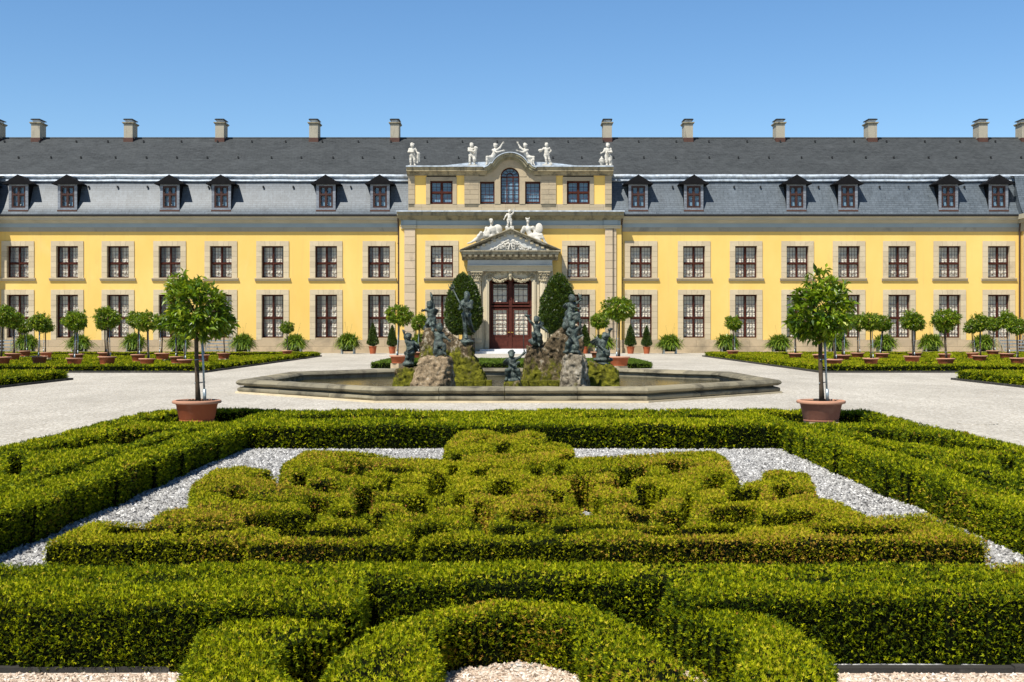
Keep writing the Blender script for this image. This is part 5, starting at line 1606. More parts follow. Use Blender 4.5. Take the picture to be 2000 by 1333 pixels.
o = bronze_fig('bronze putto riding a sea beast on top of the right rock peak', Z, 1.08, hd=(1117, 583.5, -.03), ch=(1116, 598), be=(1115, 606), pv=(1113.5, 614), sL=(1111.5, 594.5), sR=(1121.5, 595), eL=(1119, 600, -.16), hL=(1129.5, 602.5, -.2), eR=(1127.5, 592), hR=(1133, 586.5, -.05), pL=(1111, 616, -.06), pR=(1116, 616, -.04), kL=(1113.5, 620, -.24), kR=(1127.5, 613, -.1), aL=(1111, 631, -.2), aR=(1131.5, 625, -.1), tL=(1114, 634, -.28), tR=(1134.5, 630, -.14),
    extra=[('e', pt(Z, 1114, 626, .02), (.22, .18, .15)), ('e', pt(Z, 1124, 624, -.1), (.09, .12, .10)), ('c', pt(Z, 1114, 628, 0), pt(Z, 1108, 637, 0), .16, .16), ('e', pt(Z, 1109, 613, .05), (.09, .1, .12)), ('c', pt(Z, 1131, 627, 0), pt(Z, 1137, 641, 0), .04, .02)])
mb = MB(); mb.tube([pt(Z, 1133, 588, -.05), pt(Z, 1132, 580, -.05), pt(Z, 1129.5, 573, -.05)], [.03, .035, .012], 8); mb.tube([pt(Z, 1132.5, 582, -.05), pt(Z, 1135.5, 575, -.05)], [.025, .01], 6); mb.build('coral_branch', M['bronze'], o, smooth=True)
wing(o, Z, (1110, 595, .10), (1103, 604, .2), .18, 'bronze')
Z = 32.9
o = bronze_fig('muscular bronze triton boy on the upright grey pedestal rock', Z, 1.05, hd=(1117.5, 634.5, -.03), ch=(1118.5, 648), be=(1119, 656.5), pv=(1119.5, 664), sL=(1111.5, 644.5), sR=(1126, 645), eL=(1107, 650, -.08), hL=(1111.5, 655, -.16), eR=(1133, 640), hR=(1132.5, 629, -.02), pL=(1115, 666, -.06), pR=(1124, 666, -.04), kL=(1107, 671, -.24), kR=(1127, 676, -.14), aL=(1108.5, 684, -.18), aR=(1126, 687, -.08), tL=(1106, 688, -.26), tR=(1129, 690, -.16),
    extra=[('e', pt(Z, 1116, 680, 0), (.19, .18, .14)), ('e', pt(Z, 1117, 688, 0), (.26, .2, .07)), ('c', pt(Z, 1129, 660, .02), pt(Z, 1138, 655, .02), .04, .02), ('c', pt(Z, 1124, 664, .02), pt(Z, 1130, 659, .02), .06, .04)])
Z = 34.1
o = bronze_fig('draped bronze putto leaning with a dolphin on the low mossy right slab', Z, 1.02, hd=(1181, 657, -.02), ch=(1178, 669), be=(1176.5, 677), pv=(1176, 685), sL=(1172.5, 666.5), sR=(1184, 664), eL=(1170, 674, -.1), hL=(1176, 681, -.18), eR=(1188, 656, -.04), hR=(1191, 646.5, -.06), pL=(1173, 687, -.03), pR=(1180, 686, -.06), kL=(1173, 697, -.06), kR=(1186.5, 688, -.2), aL=(1173, 706), aR=(1186, 699, -.14), tL=(1170.5, 709, -.08), tR=(1190, 702, -.2),
    extra=[('c', pt(Z, 1171.5, 672, -.02), pt(Z, 1171, 700, 0), .06, .10), ('e', pt(Z, 1178, 703, 0), (.30, .16, .07)), ('c', pt(Z, 1186, 703, 0), pt(Z, 1195, 700, 0), .05, .02), ('e', pt(Z, 1177, 711, 0), (.18, .15, .07)), ('c', pt(Z, 1182, 690, -.04), pt(Z, 1184, 701, 0), .12, .08)],
    hard=[('c', pt(Z, 1189, 645, -.06), pt(Z, 1195, 642.5, -.06), .035, .03)])
wing(o, Z, (1171, 664, .10), (1156, 675, .2), .2, 'bronze')
Z = 31.4
o = bronze_fig('bronze putto seated at the middle of the basin holding a long thin spear', Z, 0.98, hd=(999.5, 692, -.03), ch=(1001, 705.5), be=(1001, 713), pv=(1000.5, 720), sL=(995, 702), sR=(1007, 702), eL=(997, 710, -.12), hL=(1005, 714, -.2), eR=(1015, 698, -.04), hR=(1022.5, 691, -.08), pL=(997, 722, -.06), pR=(1004.5, 722, -.06), kL=(990, 724, -.2), kR=(1012, 723, -.22), aL=(990.5, 738, -.14), aR=(1013, 736.5, -.16), tL=(988, 742, -.2), tR=(1015.5, 739, -.24),
    extra=[('e', pt(Z, 1001, 733, 0), (.15, .16, .13)), ('e', pt(Z, 1001, 743, 0), (.22, .2, .08)), ('c', pt(Z, 1004, 714, -.2), pt(Z, 1013, 708, -.2), .04, .045)])
wing(o, Z, (994, 703, .08), (986.5, 715, .16), .18, 'bronze')
mb = MB(); mb.tube([pt(Z, 1023.5, 695, -.08), pt(Z, 1021.5, 617, -.08)], .012, 6); mb.tube([pt(Z, 1022.5, 690, -.08), pt(Z, 1026, 682, -.08)], [.02, .006], 6); mb.build('spear', M['bronze'], o, smooth=True)
# ------------------------------------------------------------------ the clipped parterre
HH = .36
orn_poly = [(82, 1056), (190, 1014), (290, 1021), (330, 990), (384, 986), (380, 945), (415, 917), (475, 909), (530, 918), (541, 950), (553, 950), (560, 905), (600, 878), (690, 881), (780, 890), (872, 897), (874, 868), (900, 844), (952, 838), (990, 850), (1035, 840), (1060, 846), (1076, 862), (1110, 868), (1119, 893), (1250, 886), (1392, 879), (1420, 902), (1446, 947), (1462, 947), (1470, 927), (1515, 914), (1578, 924), (1591, 968), (1640, 980), (1690, 1008), (1740, 1004), (1805, 1000), (1930, 1052)]
orn_gaps = [(855, 945, 34, 14), (715, 972, 30, 18), (620, 981, 36, 10), (820, 981, 36, 13), (945, 1001, 30, 14), (985, 950, 40, 12), (550, 1009, 88, 9), (630, 1036, 108, 8), (245, 1034, 50, 8), (370, 1040, 38, 7), (850, 1031, 38, 9), (985, 1033, 52, 8), (640, 947, 38, 8), (606, 922, 8, 15), (985, 872, 22, 7), (780, 915, 40, 5), (930, 920, 25, 6),
            (1140, 947, 30, 14), (1265, 966, 34, 17), (1347, 981, 24, 17), (1157, 979, 32, 12), (1440, 1001, 64, 11), (1350, 1035, 108, 8), (1690, 1034, 115, 8), (1400, 940, 30, 10), (1460, 963, 42, 10), (1060, 1003, 34, 12), (1240, 920, 40, 6), (1050, 915, 22, 6), (470, 960, 30, 8), (1530, 950, 26, 7), (1100, 1034, 34, 7), (1560, 1000, 40, 6), (740, 1012, 34, 7), (1250, 1008, 36, 8)]
orn_gaps += [(900, 972, 24, 10), (1095, 968, 24, 10), (760, 945, 24, 9), (1215, 940, 26, 9), (680, 1000, 40, 8), (1320, 1010, 40, 8), (880, 915, 18, 8), (1090, 915, 18, 8), (430, 1030, 40, 5), (1510, 1012, 46, 7), (700, 912, 36, 6), (1330, 908, 36, 6), (1010, 1005, 26, 9), (300, 1036, 40, 6)]
GR = [[(.15, 8.38), (1.2, 8.36), (2.0, 8.46), (2.75, 8.36)], [(.45, 9.02), (1.2, 9.12), (2.1, 8.98)], [(.2, 9.62), (.7, 9.5), (1.2, 9.85), (1.32, 10.45), (.98, 10.9), (.62, 10.65), (.72, 10.25)],
      [(1.55, 9.55), (2.15, 9.8), (2.55, 10.3)], [(1.62, 10.3), (1.98, 10.8), (2.03, 11.5)], [(.28, 11.4), (.8, 11.55), (1.3, 12.05), (1.75, 12.65)], [(1.05, 11.2), (1.5, 11.45), (1.88, 12.2)],
      [(.2, 12.4), (.58, 12.7), (.63, 13.4), (.32, 13.8), (.08, 13.45)], [(.22, 14.4), (.52, 14.9), (.3, 15.45)], [(1.1, 12.95), (1.9, 13.15)], [(2.2, 11.0), (2.45, 11.3), (2.3, 11.7)], [(1.5, 8.7), (2.3, 8.72)], [(0, 10.1), (.3, 10.25)], [(0, 11.9), (.25, 12.0)]]
orn_st = in_strokes([(q * a[0], a[1], q * b[0], b[1], .21) for L_ in GR for a, b in zip(L_, L_[1:]) for q in (-1, 1)])
op, og = in_poly_px(orn_poly, HH), in_ell_px([(a, b, c * .95, d * 1.5) for a, b, c, d in orn_gaps], HH)
cuts = in_strokes([(-1.80, 7.5, -1.78, 8.15, .07), (-.68, 7.5, -.66, 8.3, .09), (.60, 7.5, .60, 8.0, .06)])
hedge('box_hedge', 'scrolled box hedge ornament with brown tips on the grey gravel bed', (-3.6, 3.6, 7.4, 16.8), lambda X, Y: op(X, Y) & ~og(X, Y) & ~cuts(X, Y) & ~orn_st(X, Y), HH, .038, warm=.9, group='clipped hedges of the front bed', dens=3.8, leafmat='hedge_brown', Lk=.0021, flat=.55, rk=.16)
for s, lab in ((-1, 'long clipped hedge strip with scrolls along the left side of the grey gravel bed'), (1, 'long clipped hedge strip with scrolls along the right side of the grey gravel bed')):
    wv = [(s * (5.08 + .36 * math.sin((z - 7) * 1.25)), z) for z in np.arange(7.2, 13.8, .3)]
    w2 = [(s * (5.12 - .36 * math.sin((z - 7) * 1.25)), z) for z in np.arange(7.2, 13.8, .3)]
    gaps = in_strokes([(s * 4.46, 7.2, s * 4.46, 10.4, .24), (s * 4.46, 10.7, s * 4.46, 13.3, .24), (s * 4.46, 13.6, s * 4.46, 16.7, .28), (s * 5.7, 7.5, s * 5.7, 11, .2), (s * 5.7, 11.4, s * 5.7, 13.6, .2),
                       (s * 5.45, 14.0, s * 5.05, 16.4, .85), (s * 4.95, 14.6, s * 4.95, 16.3, .5)]
                      + [(*a, *b, .24) for i, (a, b) in enumerate(zip(wv, wv[1:])) if i % 7 < 5] + [(*a, *b, .22) for i, (a, b) in enumerate(zip(w2, w2[1:])) if i % 7 in (1, 2, 3)])
    r = sorted((s * 3.93, s * 6.1))
    pk = in_rect(*sorted((s * 4.25, s * 5.85)), 17.75, 19.85)
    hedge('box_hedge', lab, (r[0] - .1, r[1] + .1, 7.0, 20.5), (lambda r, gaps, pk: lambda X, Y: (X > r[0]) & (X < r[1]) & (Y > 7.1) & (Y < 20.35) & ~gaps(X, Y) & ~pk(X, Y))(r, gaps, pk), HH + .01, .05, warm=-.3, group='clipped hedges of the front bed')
fg = in_strokes([(-3.2, 18.75, -1.35, 18.75, .75), (1.35, 18.75, 3.3, 18.75, .75), (-.9, 19.2, .9, 19.2, .35), (-3.4, 19.6, -2, 19.6, .15), (2, 19.6, 3.4, 19.6, .15)])
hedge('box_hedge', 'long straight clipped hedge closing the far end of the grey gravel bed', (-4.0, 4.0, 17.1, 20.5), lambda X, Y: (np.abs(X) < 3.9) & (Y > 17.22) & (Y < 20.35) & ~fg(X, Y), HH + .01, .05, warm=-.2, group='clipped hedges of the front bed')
n1, n2, n3 = in_poly_px([(-1500, 1104), (702, 1104), (705, 1164), (690, 1178), (-1500, 1168)], HH), in_poly_px([(702, 1103), (1300, 1103), (1300, 1133), (702, 1132)], HH), in_poly_px([(1300, 1103), (3500, 1103), (3500, 1166), (1345, 1166), (1300, 1150)], HH)
ng = in_strokes([(-3.2, 6.55, -2.3, 6.57, .07), (-2.1, 6.56, -1.15, 6.60, .10), (1.3, 6.52, 3.4, 6.50, .09)])
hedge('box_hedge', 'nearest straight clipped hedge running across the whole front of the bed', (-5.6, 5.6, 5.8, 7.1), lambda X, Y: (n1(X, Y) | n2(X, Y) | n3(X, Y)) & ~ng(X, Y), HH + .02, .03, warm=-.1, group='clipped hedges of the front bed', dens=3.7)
HS = .29
sA = in_poly_px([(695, 1172), (690, 1195), (640, 1222), (560, 1240), (505, 1285), (560, 1330), (625, 1350), (640, 1440), (360, 1440), (358, 1300), (398, 1230), (520, 1192)], HS)
sB = in_poly_px([(635, 1440), (618, 1335), (645, 1290), (740, 1216), (858, 1180), (1000, 1160), (1140, 1177), (1232, 1213), (1330, 1285), (1420, 1340), (1425, 1440), (1310, 1440), (1250, 1335), (1180, 1262), (1118, 1206), (1000, 1184), (885, 1196), (840, 1222), (836, 1300), (862, 1440)], HS)
sC = in_poly_px([(1300, 1150), (1440, 1174), (1560, 1224), (1604, 1266), (1616, 1440), (1420, 1440), (1446, 1310), (1444, 1246), (1352, 1206), (1286, 1178)], HS)
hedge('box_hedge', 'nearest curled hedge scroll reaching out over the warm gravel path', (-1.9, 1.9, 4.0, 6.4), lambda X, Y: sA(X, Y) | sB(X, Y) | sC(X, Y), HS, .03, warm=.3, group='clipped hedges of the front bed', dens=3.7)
for s in (-1, 1):
    mb = MB()
    x0, x1 = sorted((s * (1.74 if s < 0 else 1.66), s * 6))
    a = x0
    while a < x1:
        b = min(x1, a + random.uniform(.8, 1.1)); mb.box(a, b - .006, 5.99 + random.uniform(0, .008), 6.05, 0, .028 + random.uniform(0, .008)); a = b
    mb.build_top('bed_edging', M['curb'], ((x0 + x1) / 2, 6.02, 0), 'low dark edging strip in front of the nearest hedge, %s of the curled scroll' % ('left' if s < 0 else 'right'), 'edging')

def pebbles(name, mat, n, region, keep, r0, r1, seed, z0=.0):
    rng = np.random.default_rng(seed)
    x = rng.uniform(region[0], region[1], n); y = rng.uniform(region[2], region[3], n)
    k = keep(x, y); x, y = x[k], y[k]; m = len(x)
    r = rng.uniform(r0, r1, m)
    O = np.array([(1, 0, 0), (-1, 0, 0), (0, 1, 0), (0, -1, 0), (0, 0, 1), (0, 0, -1)], float)
    Tq = np.array([(0, 2, 4), (2, 1, 4), (1, 3, 4), (3, 0, 4), (2, 0, 5), (1, 2, 5), (3, 1, 5), (0, 3, 5)])
    a = rng.uniform(0, 6.28, m); V = O[None] * rng.uniform(.6, 1.25, (m, 6, 1)) * r[:, None, None]
    ca, sa = np.cos(a)[:, None], np.sin(a)[:, None]
    W = np.empty_like(V); tl = rng.normal(0, .4, m)[:, None]
    W[..., 0] = V[..., 0] * ca - V[..., 1] * sa; W[..., 1] = V[..., 0] * sa + V[..., 1] * ca; W[..., 2] = V[..., 2] * .8 + V[..., 0] * tl
    W += np.stack([x, y, z0 + r * .45], 1)[:, None, :]
    fl = (np.arange(m)[:, None, None] * 6 + Tq[None]).ravel()
    o = link_mesh(name, np_mesh(name, W.reshape(-1, 3), fl, np.full(8 * m, 3), np.repeat(np.clip(rng.normal(.5, .27, m), 0, 1), 6)), M[mat])
    o['kind'] = 'stuff'
    return o
pebbles('gravel_stones', 'pebble_grey', 95000, (-3.98, 3.98, 7.0, 17.35), lambda X, Y: ~op(X, Y), .014, .026, 5)
pebbles('gravel_stones', 'pebble_warm', 34000, (-3.2, 3.2, 4.9, 6.5), lambda X, Y: (Y < 5.98) | (np.abs(X) < .6), .007, .014, 6)
# beds further back
POTS = []
def pot_xy(px, py):
    Y = max(50.0, F * (EYE - .53) / (py - PY0))
    return wx(px, Y), Y, EYE - (py - PY0) * Y / F
LP = [(3, 697), (25, 690), (49, 685.5), (77, 695.5), (90, 688), (145, 699.5), (149, 691.5), (209, 696.5), (204, 688.5), (270, 692.5), (287, 700.5), (317, 689.5), (345, 696.5), (361, 702), (395, 693), (437, 689.5), (561, 685)]
RP = [(1431, 685), (1553, 689.5), (1600.5, 692), (1627.5, 701.5), (1645.5, 693), (1675, 689), (1701, 699.5), (1722.5, 690), (1781, 695.5), (1787, 689), (1845, 691), (1847, 700), (1900, 689), (1913, 694.5), (1939, 685), (1966, 690), (1987, 699)]
def clear_pots(X, Y):
    r = np.zeros(X.shape, bool)
    for p in LP + RP:
        a, b, _ = pot_xy(*p); r |= np.hypot(X - a, Y - b) < .45
    return r
def rear_bed(s, lab, labm):
    xe = s * 12.75
    def ins(X, Y):
        U = s * X - 12.75; Vv = Y - 48.4; Vr = 77.6 - Y
        d = np.minimum(np.minimum(U, Vv), Vr)
        ok = d > 0
        ring = d < .85
        pat = np.sin(U * .9 + 1.1 * np.sin(Vv * .55 + 1)) + .6 * np.sin(Vv * 1.35)
        inner = (d > 1.7) & (pat > -.4)
        return ok & (ring | inner) & ~clear_pots(X, Y)
    x0, x1 = sorted((s * 12.6, s * 38))
    hedge('box_hedge', lab, (x0, x1, 48.2, 77.8), lambda X, Y: ins(X, Y) & (np.minimum(np.minimum(s * X - 12.75, Y - 48.4), 77.6 - Y) < 1.2), .29, .14, far_L=.095, dens=3.2, warm=-.1, wob=.06)
    hedge('box_hedge', labm, (x0, x1, 48.2, 77.8), lambda X, Y: ins(X, Y) & (np.minimum(np.minimum(s * X - 12.75, Y - 48.4), 77.6 - Y) >= 1.2), .15 if s < 0 else .25, .16, far_L=.10, dens=3.0, warm=-.1, wob=.06)
rear_bed(-1, 'clipped border hedge round the bed of potted trees before the left wing', 'low hedge pattern among the potted trees before the left wing')
rear_bed(1, 'clipped border hedge round the bed of potted trees before the right wing', 'low hedge pattern among the potted trees before the right wing')
for s, lab in ((-1, 'clipped hedge corner of a bed at the left picture edge beside the gravel court'), (1, 'clipped hedge corner of a bed at the right picture edge beside the gravel court')):
    x0, x1 = sorted((s * 15.55, s * 20.5))
    hedge('box_hedge', lab, (x0 - .2, x1 + .2, 30, 41.4), (lambda s: lambda X, Y: (s * X > 15.6) & (s * X < 20.4) & (Y > 30.2) & (Y < 41.2) & ((s * X < 16.55) | (Y > 40.2) | ((s * X > 17.1) & (np.sin(s * X * 3 + Y) > -.5))))(s), .33, .09, far_L=.085, dens=3.6, warm=-.2)
    mb = MB(); xx = s * 15.5
    mb.box(min(xx, xx - s * .08), max(xx, xx - s * .08), 29, 41.3, 0, .07); mb.box(*sorted((s * 15.42, s * 22)), 41.3, 41.4, 0, .07)
    mb.build_top('bed_edging', M['curb'], (xx, 36, 0), 'dark edging of the hedge bed at the %s picture edge' % ('left' if s < 0 else 'right'), 'edging')
    mb = MB(); xx = s * 12.65
    mb.box(min(xx, xx - s * .1), max(xx, xx - s * .1), 48.2, 77.8, 0, .08); mb.box(*sorted((s * 12.55, s * 40)), 48.1, 48.2, 0, .08)
    mb.build_top('bed_edging', M['curb'], (xx, 60, 0), 'dark edging of the hedge bed with potted trees before the %s wing' % ('left' if s < 0 else 'right'), 'edging')
hedge('box_hedge', 'low light green hedge bed behind the fountain and before the door', (-6.6, 6.6, 53.4, 62), lambda X, Y: (np.abs(X) < 6.35) & (Y > 53.6) & (Y < 61.5) & (((np.abs(X) > 5.6) | (Y < 54.5)) | (np.sin(X * 2.2) * np.sin(Y * 1.7) > -.55)), .26, .11, far_L=.095, dens=3.4, warm=-.8, leafmat='grass')
mb = MB(); mb.lathe([(.36, 0), (.36, .012), (.32, .014), (.0, .014)], (8.7, 22.0, 0), 28)
mb.build_top('manhole_cover', M['gravel'], (8.7, 22, 0), 'round manhole cover lying in the pale gravel right of the front bed', 'manhole cover')

# ------------------------------------------------------------------ potted trees
def crown(name, seed, rx, rz, n_tips, per, L, spike=.22, droop=.35):
    rng = np.random.default_rng(seed)
    u = unit(rng.normal(0, 1, (n_tips, 3)))
    rad = rng.uniform(.45, 1.0, n_tips) ** .6
    lob = 1 + .55 * fbm(u + seed, 1.8, 2)
    T = u * rad[:, None] * lob[:, None] * np.array([rx, rx, rz])
    T[:, 2] = np.where(T[:, 2] < 0, T[:, 2] * .8, T[:, 2] * 1.05)
    k = rng.choice(n_tips, n_tips // 12)
    top = T[k, 2] > 0
    T[k[top], 2] += rng.uniform(.2, 1, top.sum()) * spike * rz
    idx = np.repeat(np.arange(n_tips), per)
    n = len(idx)
    D = unit(unit(T[idx] + np.array([0, 0, .15])) * .75 + rng.normal(0, .55, (n, 3)) + np.array([0, 0, -droop]))
    P = T[idx] + rng.normal(0, .035, (n, 3)) - D * .02
    N = unit(rng.normal(0, .5, (n, 3)) + np.array([0, 0, 1]) + unit(T[idx]) * .6)
    tipt = np.repeat(rng.normal(0, .12, n_tips), per)
    tint = np.clip(rng.normal(.42, .17, n) + tipt + .18 * (T[idx, 2] / rz) * 0, 0, .93)
    yel = rng.random(n) < .018
    tint[yel] = rng.uniform(.94, 1, yel.sum())
    Ls = L * rng.uniform(.65, 1.25, n)
    return leaf_mesh(name, P, D, N, Ls, Ls * .42, tint)
POT = [(.27, 0), (.285, .012), (.275, .035), (.285, .05), (.33, .27), (.335, .275), (.345, .29), (.34, .30)]
RIM = [(.335, .285), (.385, .295), (.395, .315), (.385, .338), (.36, .345), (.335, .342), (.325, .30)]
def make_tree(seed, rx, rz, cz, L, n_tips, per, lean, rim='terracotta_rim', potm='terracotta'):
    """thing at the pot's base; pot .34 m high"""
    root = bpy.data.objects.new('potted_tree', None); COL.objects.link(root); root.empty_display_size = .3
    mb = MB(); mb.lathe(POT, (0, 0, 0), 32); pot = mb.build('pot', M[potm], root, True, True, 35)
    mb = MB(); mb.lathe(RIM, (0, 0, 0), 32); mb.build('pot_rim', M[rim], pot, True, True, 50)
    mb = MB(); V = [(.33 * math.cos(k * math.pi / 12), .33 * math.sin(k * math.pi / 12), .318 + random.uniform(-.006, .008)) for k in range(24)]; mb.add(V + [(0, 0, .33)], [(k, (k + 1) % 24, 24) for k in range(24)])
    for k in range(14): a = random.uniform(0, 6.28); r = random.uniform(.1, .28); mb.ball((r * math.cos(a), r * math.sin(a), .325), random.uniform(.012, .03), 5)
    mb.build('soil', M['soil'], pot, local=True)
    mb = MB(); rng = random.Random(seed)
    pts = [(.05 + lean, -.02, .30), (.03 + lean * .8, -.02, .6), (.005 + lean * .4, 0, 1.0), (-.01, .0, cz - rz * .6), (0, 0, cz + rz * .2)]
    mb.tube(pts, [.048, .036, .034, .034, .02], 9)
    for k in range(12):
        a = rng.uniform(0, 6.28); z0 = cz - rz * rng.uniform(.2, .75); e = (rx * .75 * math.cos(a), rx * .75 * math.sin(a), cz + rz * rng.uniform(-.35, .7))
        mb.tube([(0, 0, z0), (e[0] * .5, e[1] * .5, (z0 + e[2]) / 2 + .05), e], [.018, .012, .005], 5)
    mb.build('trunk', M['bark'], root, True, True)
    mb = MB(); mb.tube([(.13 + lean * .5, .03, .31), (.10 + lean * .3, .04, .9), (.06, .03, cz - rz * .4)], .017, 7); mb.tube([(.13 + lean * .5, .03, .31), (.127 + lean * .5, .03, .52)], .028, 8)
    for z in (.62, 1.0):
        x = .05 + lean * (.75 if z < .8 else .4)
        mb.tube([(x - .06, -.05, z), (x + .08, .06, z + .015), (x - .03, .05, z), (x - .06, -.05, z)], .008, 5)
    mb.build('stake', M['zinc'], root, True, True)
    mb = MB(); mb.box(-.23, .23, -.23, .23, -.45, -.002); mb.build('stone_base', M['plinth'], root, local=True)
    me = crown('crown', seed, rx, rz, n_tips, per, L)
    link_mesh('crown', me, M['citrus'], root, (0, 0, cz))
    return root
for (px, py, lab, blab, seed, rx, rz, lean, potm) in ((384.5, 787, 'largest potted citrus tree, in a smooth orange terracotta pot at the left front bed corner', 'stone block under the left front bed corner pot', 41, .54, .52, -.02, 'terracotta'),
                                   (1603.5, 785, 'ragged potted citrus tree, in a stained terracotta pot at the right front bed corner', 'stone block under the right front bed corner pot', 57, .50, .55, -.04, 'terracotta_old')):
    M.setdefault('terracotta_old', terracotta('stained terracotta', (.26, .11, .07)))
    Z = 19.2
    x = wx(px, Z); zb = .265
    t = make_tree(seed, rx, rz, 1.80 if seed == 41 else 1.74, .125 if seed == 41 else .135, 270 if seed == 41 else 205, 12, lean, 'terracotta_rim', potm)
    t.location = (x, Z, zb); t.rotation_euler.z = 0
    tag(t, lab, 'potted tree', 'potted citrus trees')
tp = [make_tree(100 + k, rx, rz, cz, .115, nt, 11, .0) for k, (rx, rz, cz, nt) in enumerate(((.50, .46, 2.00, 280), (.45, .44, 1.92, 250), (.54, .47, 2.06, 310), (.49, .42, 1.88, 250)))]
used = [False] * 4
def put_tree(k, x, y, zb, sc, rz, label):
    if not used[k]: used[k] = True; o = tp[k]
    else: o = copy_tree(tp[k])
    o.location = (x, y, zb); o.rotation_euler = (random.uniform(-.02, .02), random.uniform(-.035, .035), rz); o.scale = (sc * random.uniform(.94, 1.08), sc * random.uniform(.94, 1.08), sc)
    tag(o, label, 'potted tree', 'potted citrus trees')
    return o
ORD = ['first', 'second', 'third', 'fourth', 'fifth', 'sixth', 'seventh', 'eighth', 'ninth']
for side, L_, wing_ in ((-1, LP, 'left'), (1, RP, 'right')):
    rows = {'front': [], 'middle': [], 'back': []}
    for p in L_:
        rows['front' if p[1] >= 695 else 'middle' if p[1] >= 689.2 else 'back'].append(p)
    for rname, ps in rows.items():
        ps.sort(key=lambda p: p[0])
        for i, (px, py) in enumerate(ps):
            x, Y, zrim = pot_xy(px, py)
            k = random.randrange(4)
            corner = px in (561, 1431)
            sc = random.uniform(.86, 1.10) * (.88 if corner else 1)
            lab = ('small potted tree alone at the inner rear corner of the %s wing bed' % wing_) if corner else '%s potted tree from left in %s row of the %s wing bed' % (ORD[i], rname, wing_)
            put_tree(k, x, Y, zrim - .345 * sc, sc, random.uniform(0, 6.28), lab)
for px, py, k, sc, lab in ((778, 694, 2, 1.02, 'potted tree standing in the low bed just left of the fountain rocks'), (820, 688.5, 1, .95, 'potted tree half hidden behind the leftmost fountain statues'), (1209, 695, 2, 1.12, 'broad potted tree in the low bed just right of the fountain rocks'), (1168, 687.5, 1, 1.0, 'potted tree seen above the rightmost fountain statue')):
    sP = (py - PY0) / (EYE - .62 * sc); Y = F / sP; x = (px - PX0) / sP
    o = put_tree(k, x, Y, .27, sc, random.uniform(0, 6), lab)

# ------------------------------------------------------------------ strappy plants in white planters along the wall
def make_strap(seed):
    rng = np.random.default_rng(seed)
    root = bpy.data.objects.new('planter_plant', None); COL.objects.link(root); root.empty_display_size = .3
    mb = MB()
    for sx in (-1, 1):
        for sy in (-1, 1): mb.box(sx * .40 - .04, sx * .40 + .04, sy * .30 - .04, sy * .30 + .04, 0, .58)
    mb.box(-.40, .40, -.335, -.30, .46, .56); mb.box(-.40, .40, .30, .335, .46, .56); mb.box(-.435, -.40, -.26, .26, .46, .56); mb.box(.40, .435, -.26, .26, .46, .56)
    fr = mb.build('planter_frame', M['white_wood'], root, local=True)
    mb = MB(); mb.box(-.36, .36, -.28, .28, .16, .54); mb.build('planter_box', M['dark_wood'], root, local=True)
    n = 1500
    az = rng.uniform(0, 2 * math.pi, n); el = rng.uniform(.15, 1.45, n); ln = rng.uniform(.62, .98, n)
    b0 = np.stack([rng.normal(0, .2, n), rng.normal(0, .16, n), rng.uniform(.55, .9, n)], 1)
    d = np.stack([np.cos(az) * np.cos(el), np.sin(az) * np.cos(el), np.sin(el)], 1)
    side = unit(np.cross(d, np.array([0, 0, 1.0])))
    V = np.empty((n, 10, 3)); m = 5
    for q in range(m):
        t = q / (m - 1)
        c = b0 + d * (ln * t)[:, None] + np.array([0, 0, -1.0]) * (t ** 2 * ln * (.34 + .40 * np.cos(el)))[:, None]
        w = .040 * (1 - t ** 2 * .9) + .002
        V[:, 2 * q] = c + side * w; V[:, 2 * q + 1] = c - side * w
    V[:, :, 2] = np.maximum(V[:, :, 2], .25)
    b = np.arange(n)[:, None] * 10
    fl = np.concatenate([b + np.array([2 * q, 2 * q + 1, 2 * q + 3, 2 * q + 2]) for q in range(m - 1)], 1)
    tint = np.repeat(np.clip(rng.normal(.5, .25, n), 0, 1), 10)
    link_mesh('leaves', np_mesh('leaves', V.reshape(-1, 3), fl.ravel(), np.full(n * (m - 1), 4), tint), M['strap'], root)
    mb = MB(); rr = random.Random(seed)
    for q in range(3):
        a, e = rr.uniform(0, 6.28), rr.uniform(.1, .4); h = rr.uniform(1.7, 2.05)
        mb.tube([(0, 0, .55), (e * .5 * math.cos(a), e * .5 * math.sin(a), h * .7), (e * math.cos(a), e * math.sin(a), h)], .006, 4)
        for w in range(5): mb.tube([(e * math.cos(a), e * math.sin(a), h), (e * math.cos(a) + rr.uniform(-.06, .06), e * math.sin(a) + rr.uniform(-.06, .06), h + rr.uniform(-.01, .06))], .004, 3)
    mb.build('flower_stems', M['stem'], root, local=True)
    return root
M['stem'] = plain('dry flower stems', (.30, .26, .08), .8, .1)
sp = [make_strap(301), make_strap(302)]
us = [False, False]
SL = [(52, 'below the leftmost full window of the left wing'), (155, 'second from the left along the left wing'), (262, 'third from the left along the left wing'), (350, 'behind the large left citrus tree'), (474, 'left of the window nearest the left steps'), (576, 'behind the lone left corner tree'), (680, 'standing free on the gravel left of the door'), (1308, 'standing free on the gravel right of the door'), (1421, 'behind the lone rear corner tree on the right'), (1522, 'left of the large right citrus tree'), (1633, 'behind the large right citrus tree'), (1727, 'third from the right along the right wing'), (1818, 'second from the right along the right wing'), (1921, 'nearest the metal steps on the right'), (823, 'behind the left end of the fountain'), (1178, 'behind the right end of the fountain')]
for i, (px, lab) in enumerate(SL):
    k = i % 2
    if not us[k]: us[k] = True; o = sp[k]
    else: o = copy_tree(sp[k])
    Y = 86.6
    o.location = (wx(px, Y), Y, 0); o.rotation_euler.z = random.choice((0, math.pi)); o.scale = (1.12, 1.05, random.uniform(1.08, 1.16))
    tag(o, 'arching strap leaved plant in planter, ' + lab, 'plant', 'planters along the palace wall')

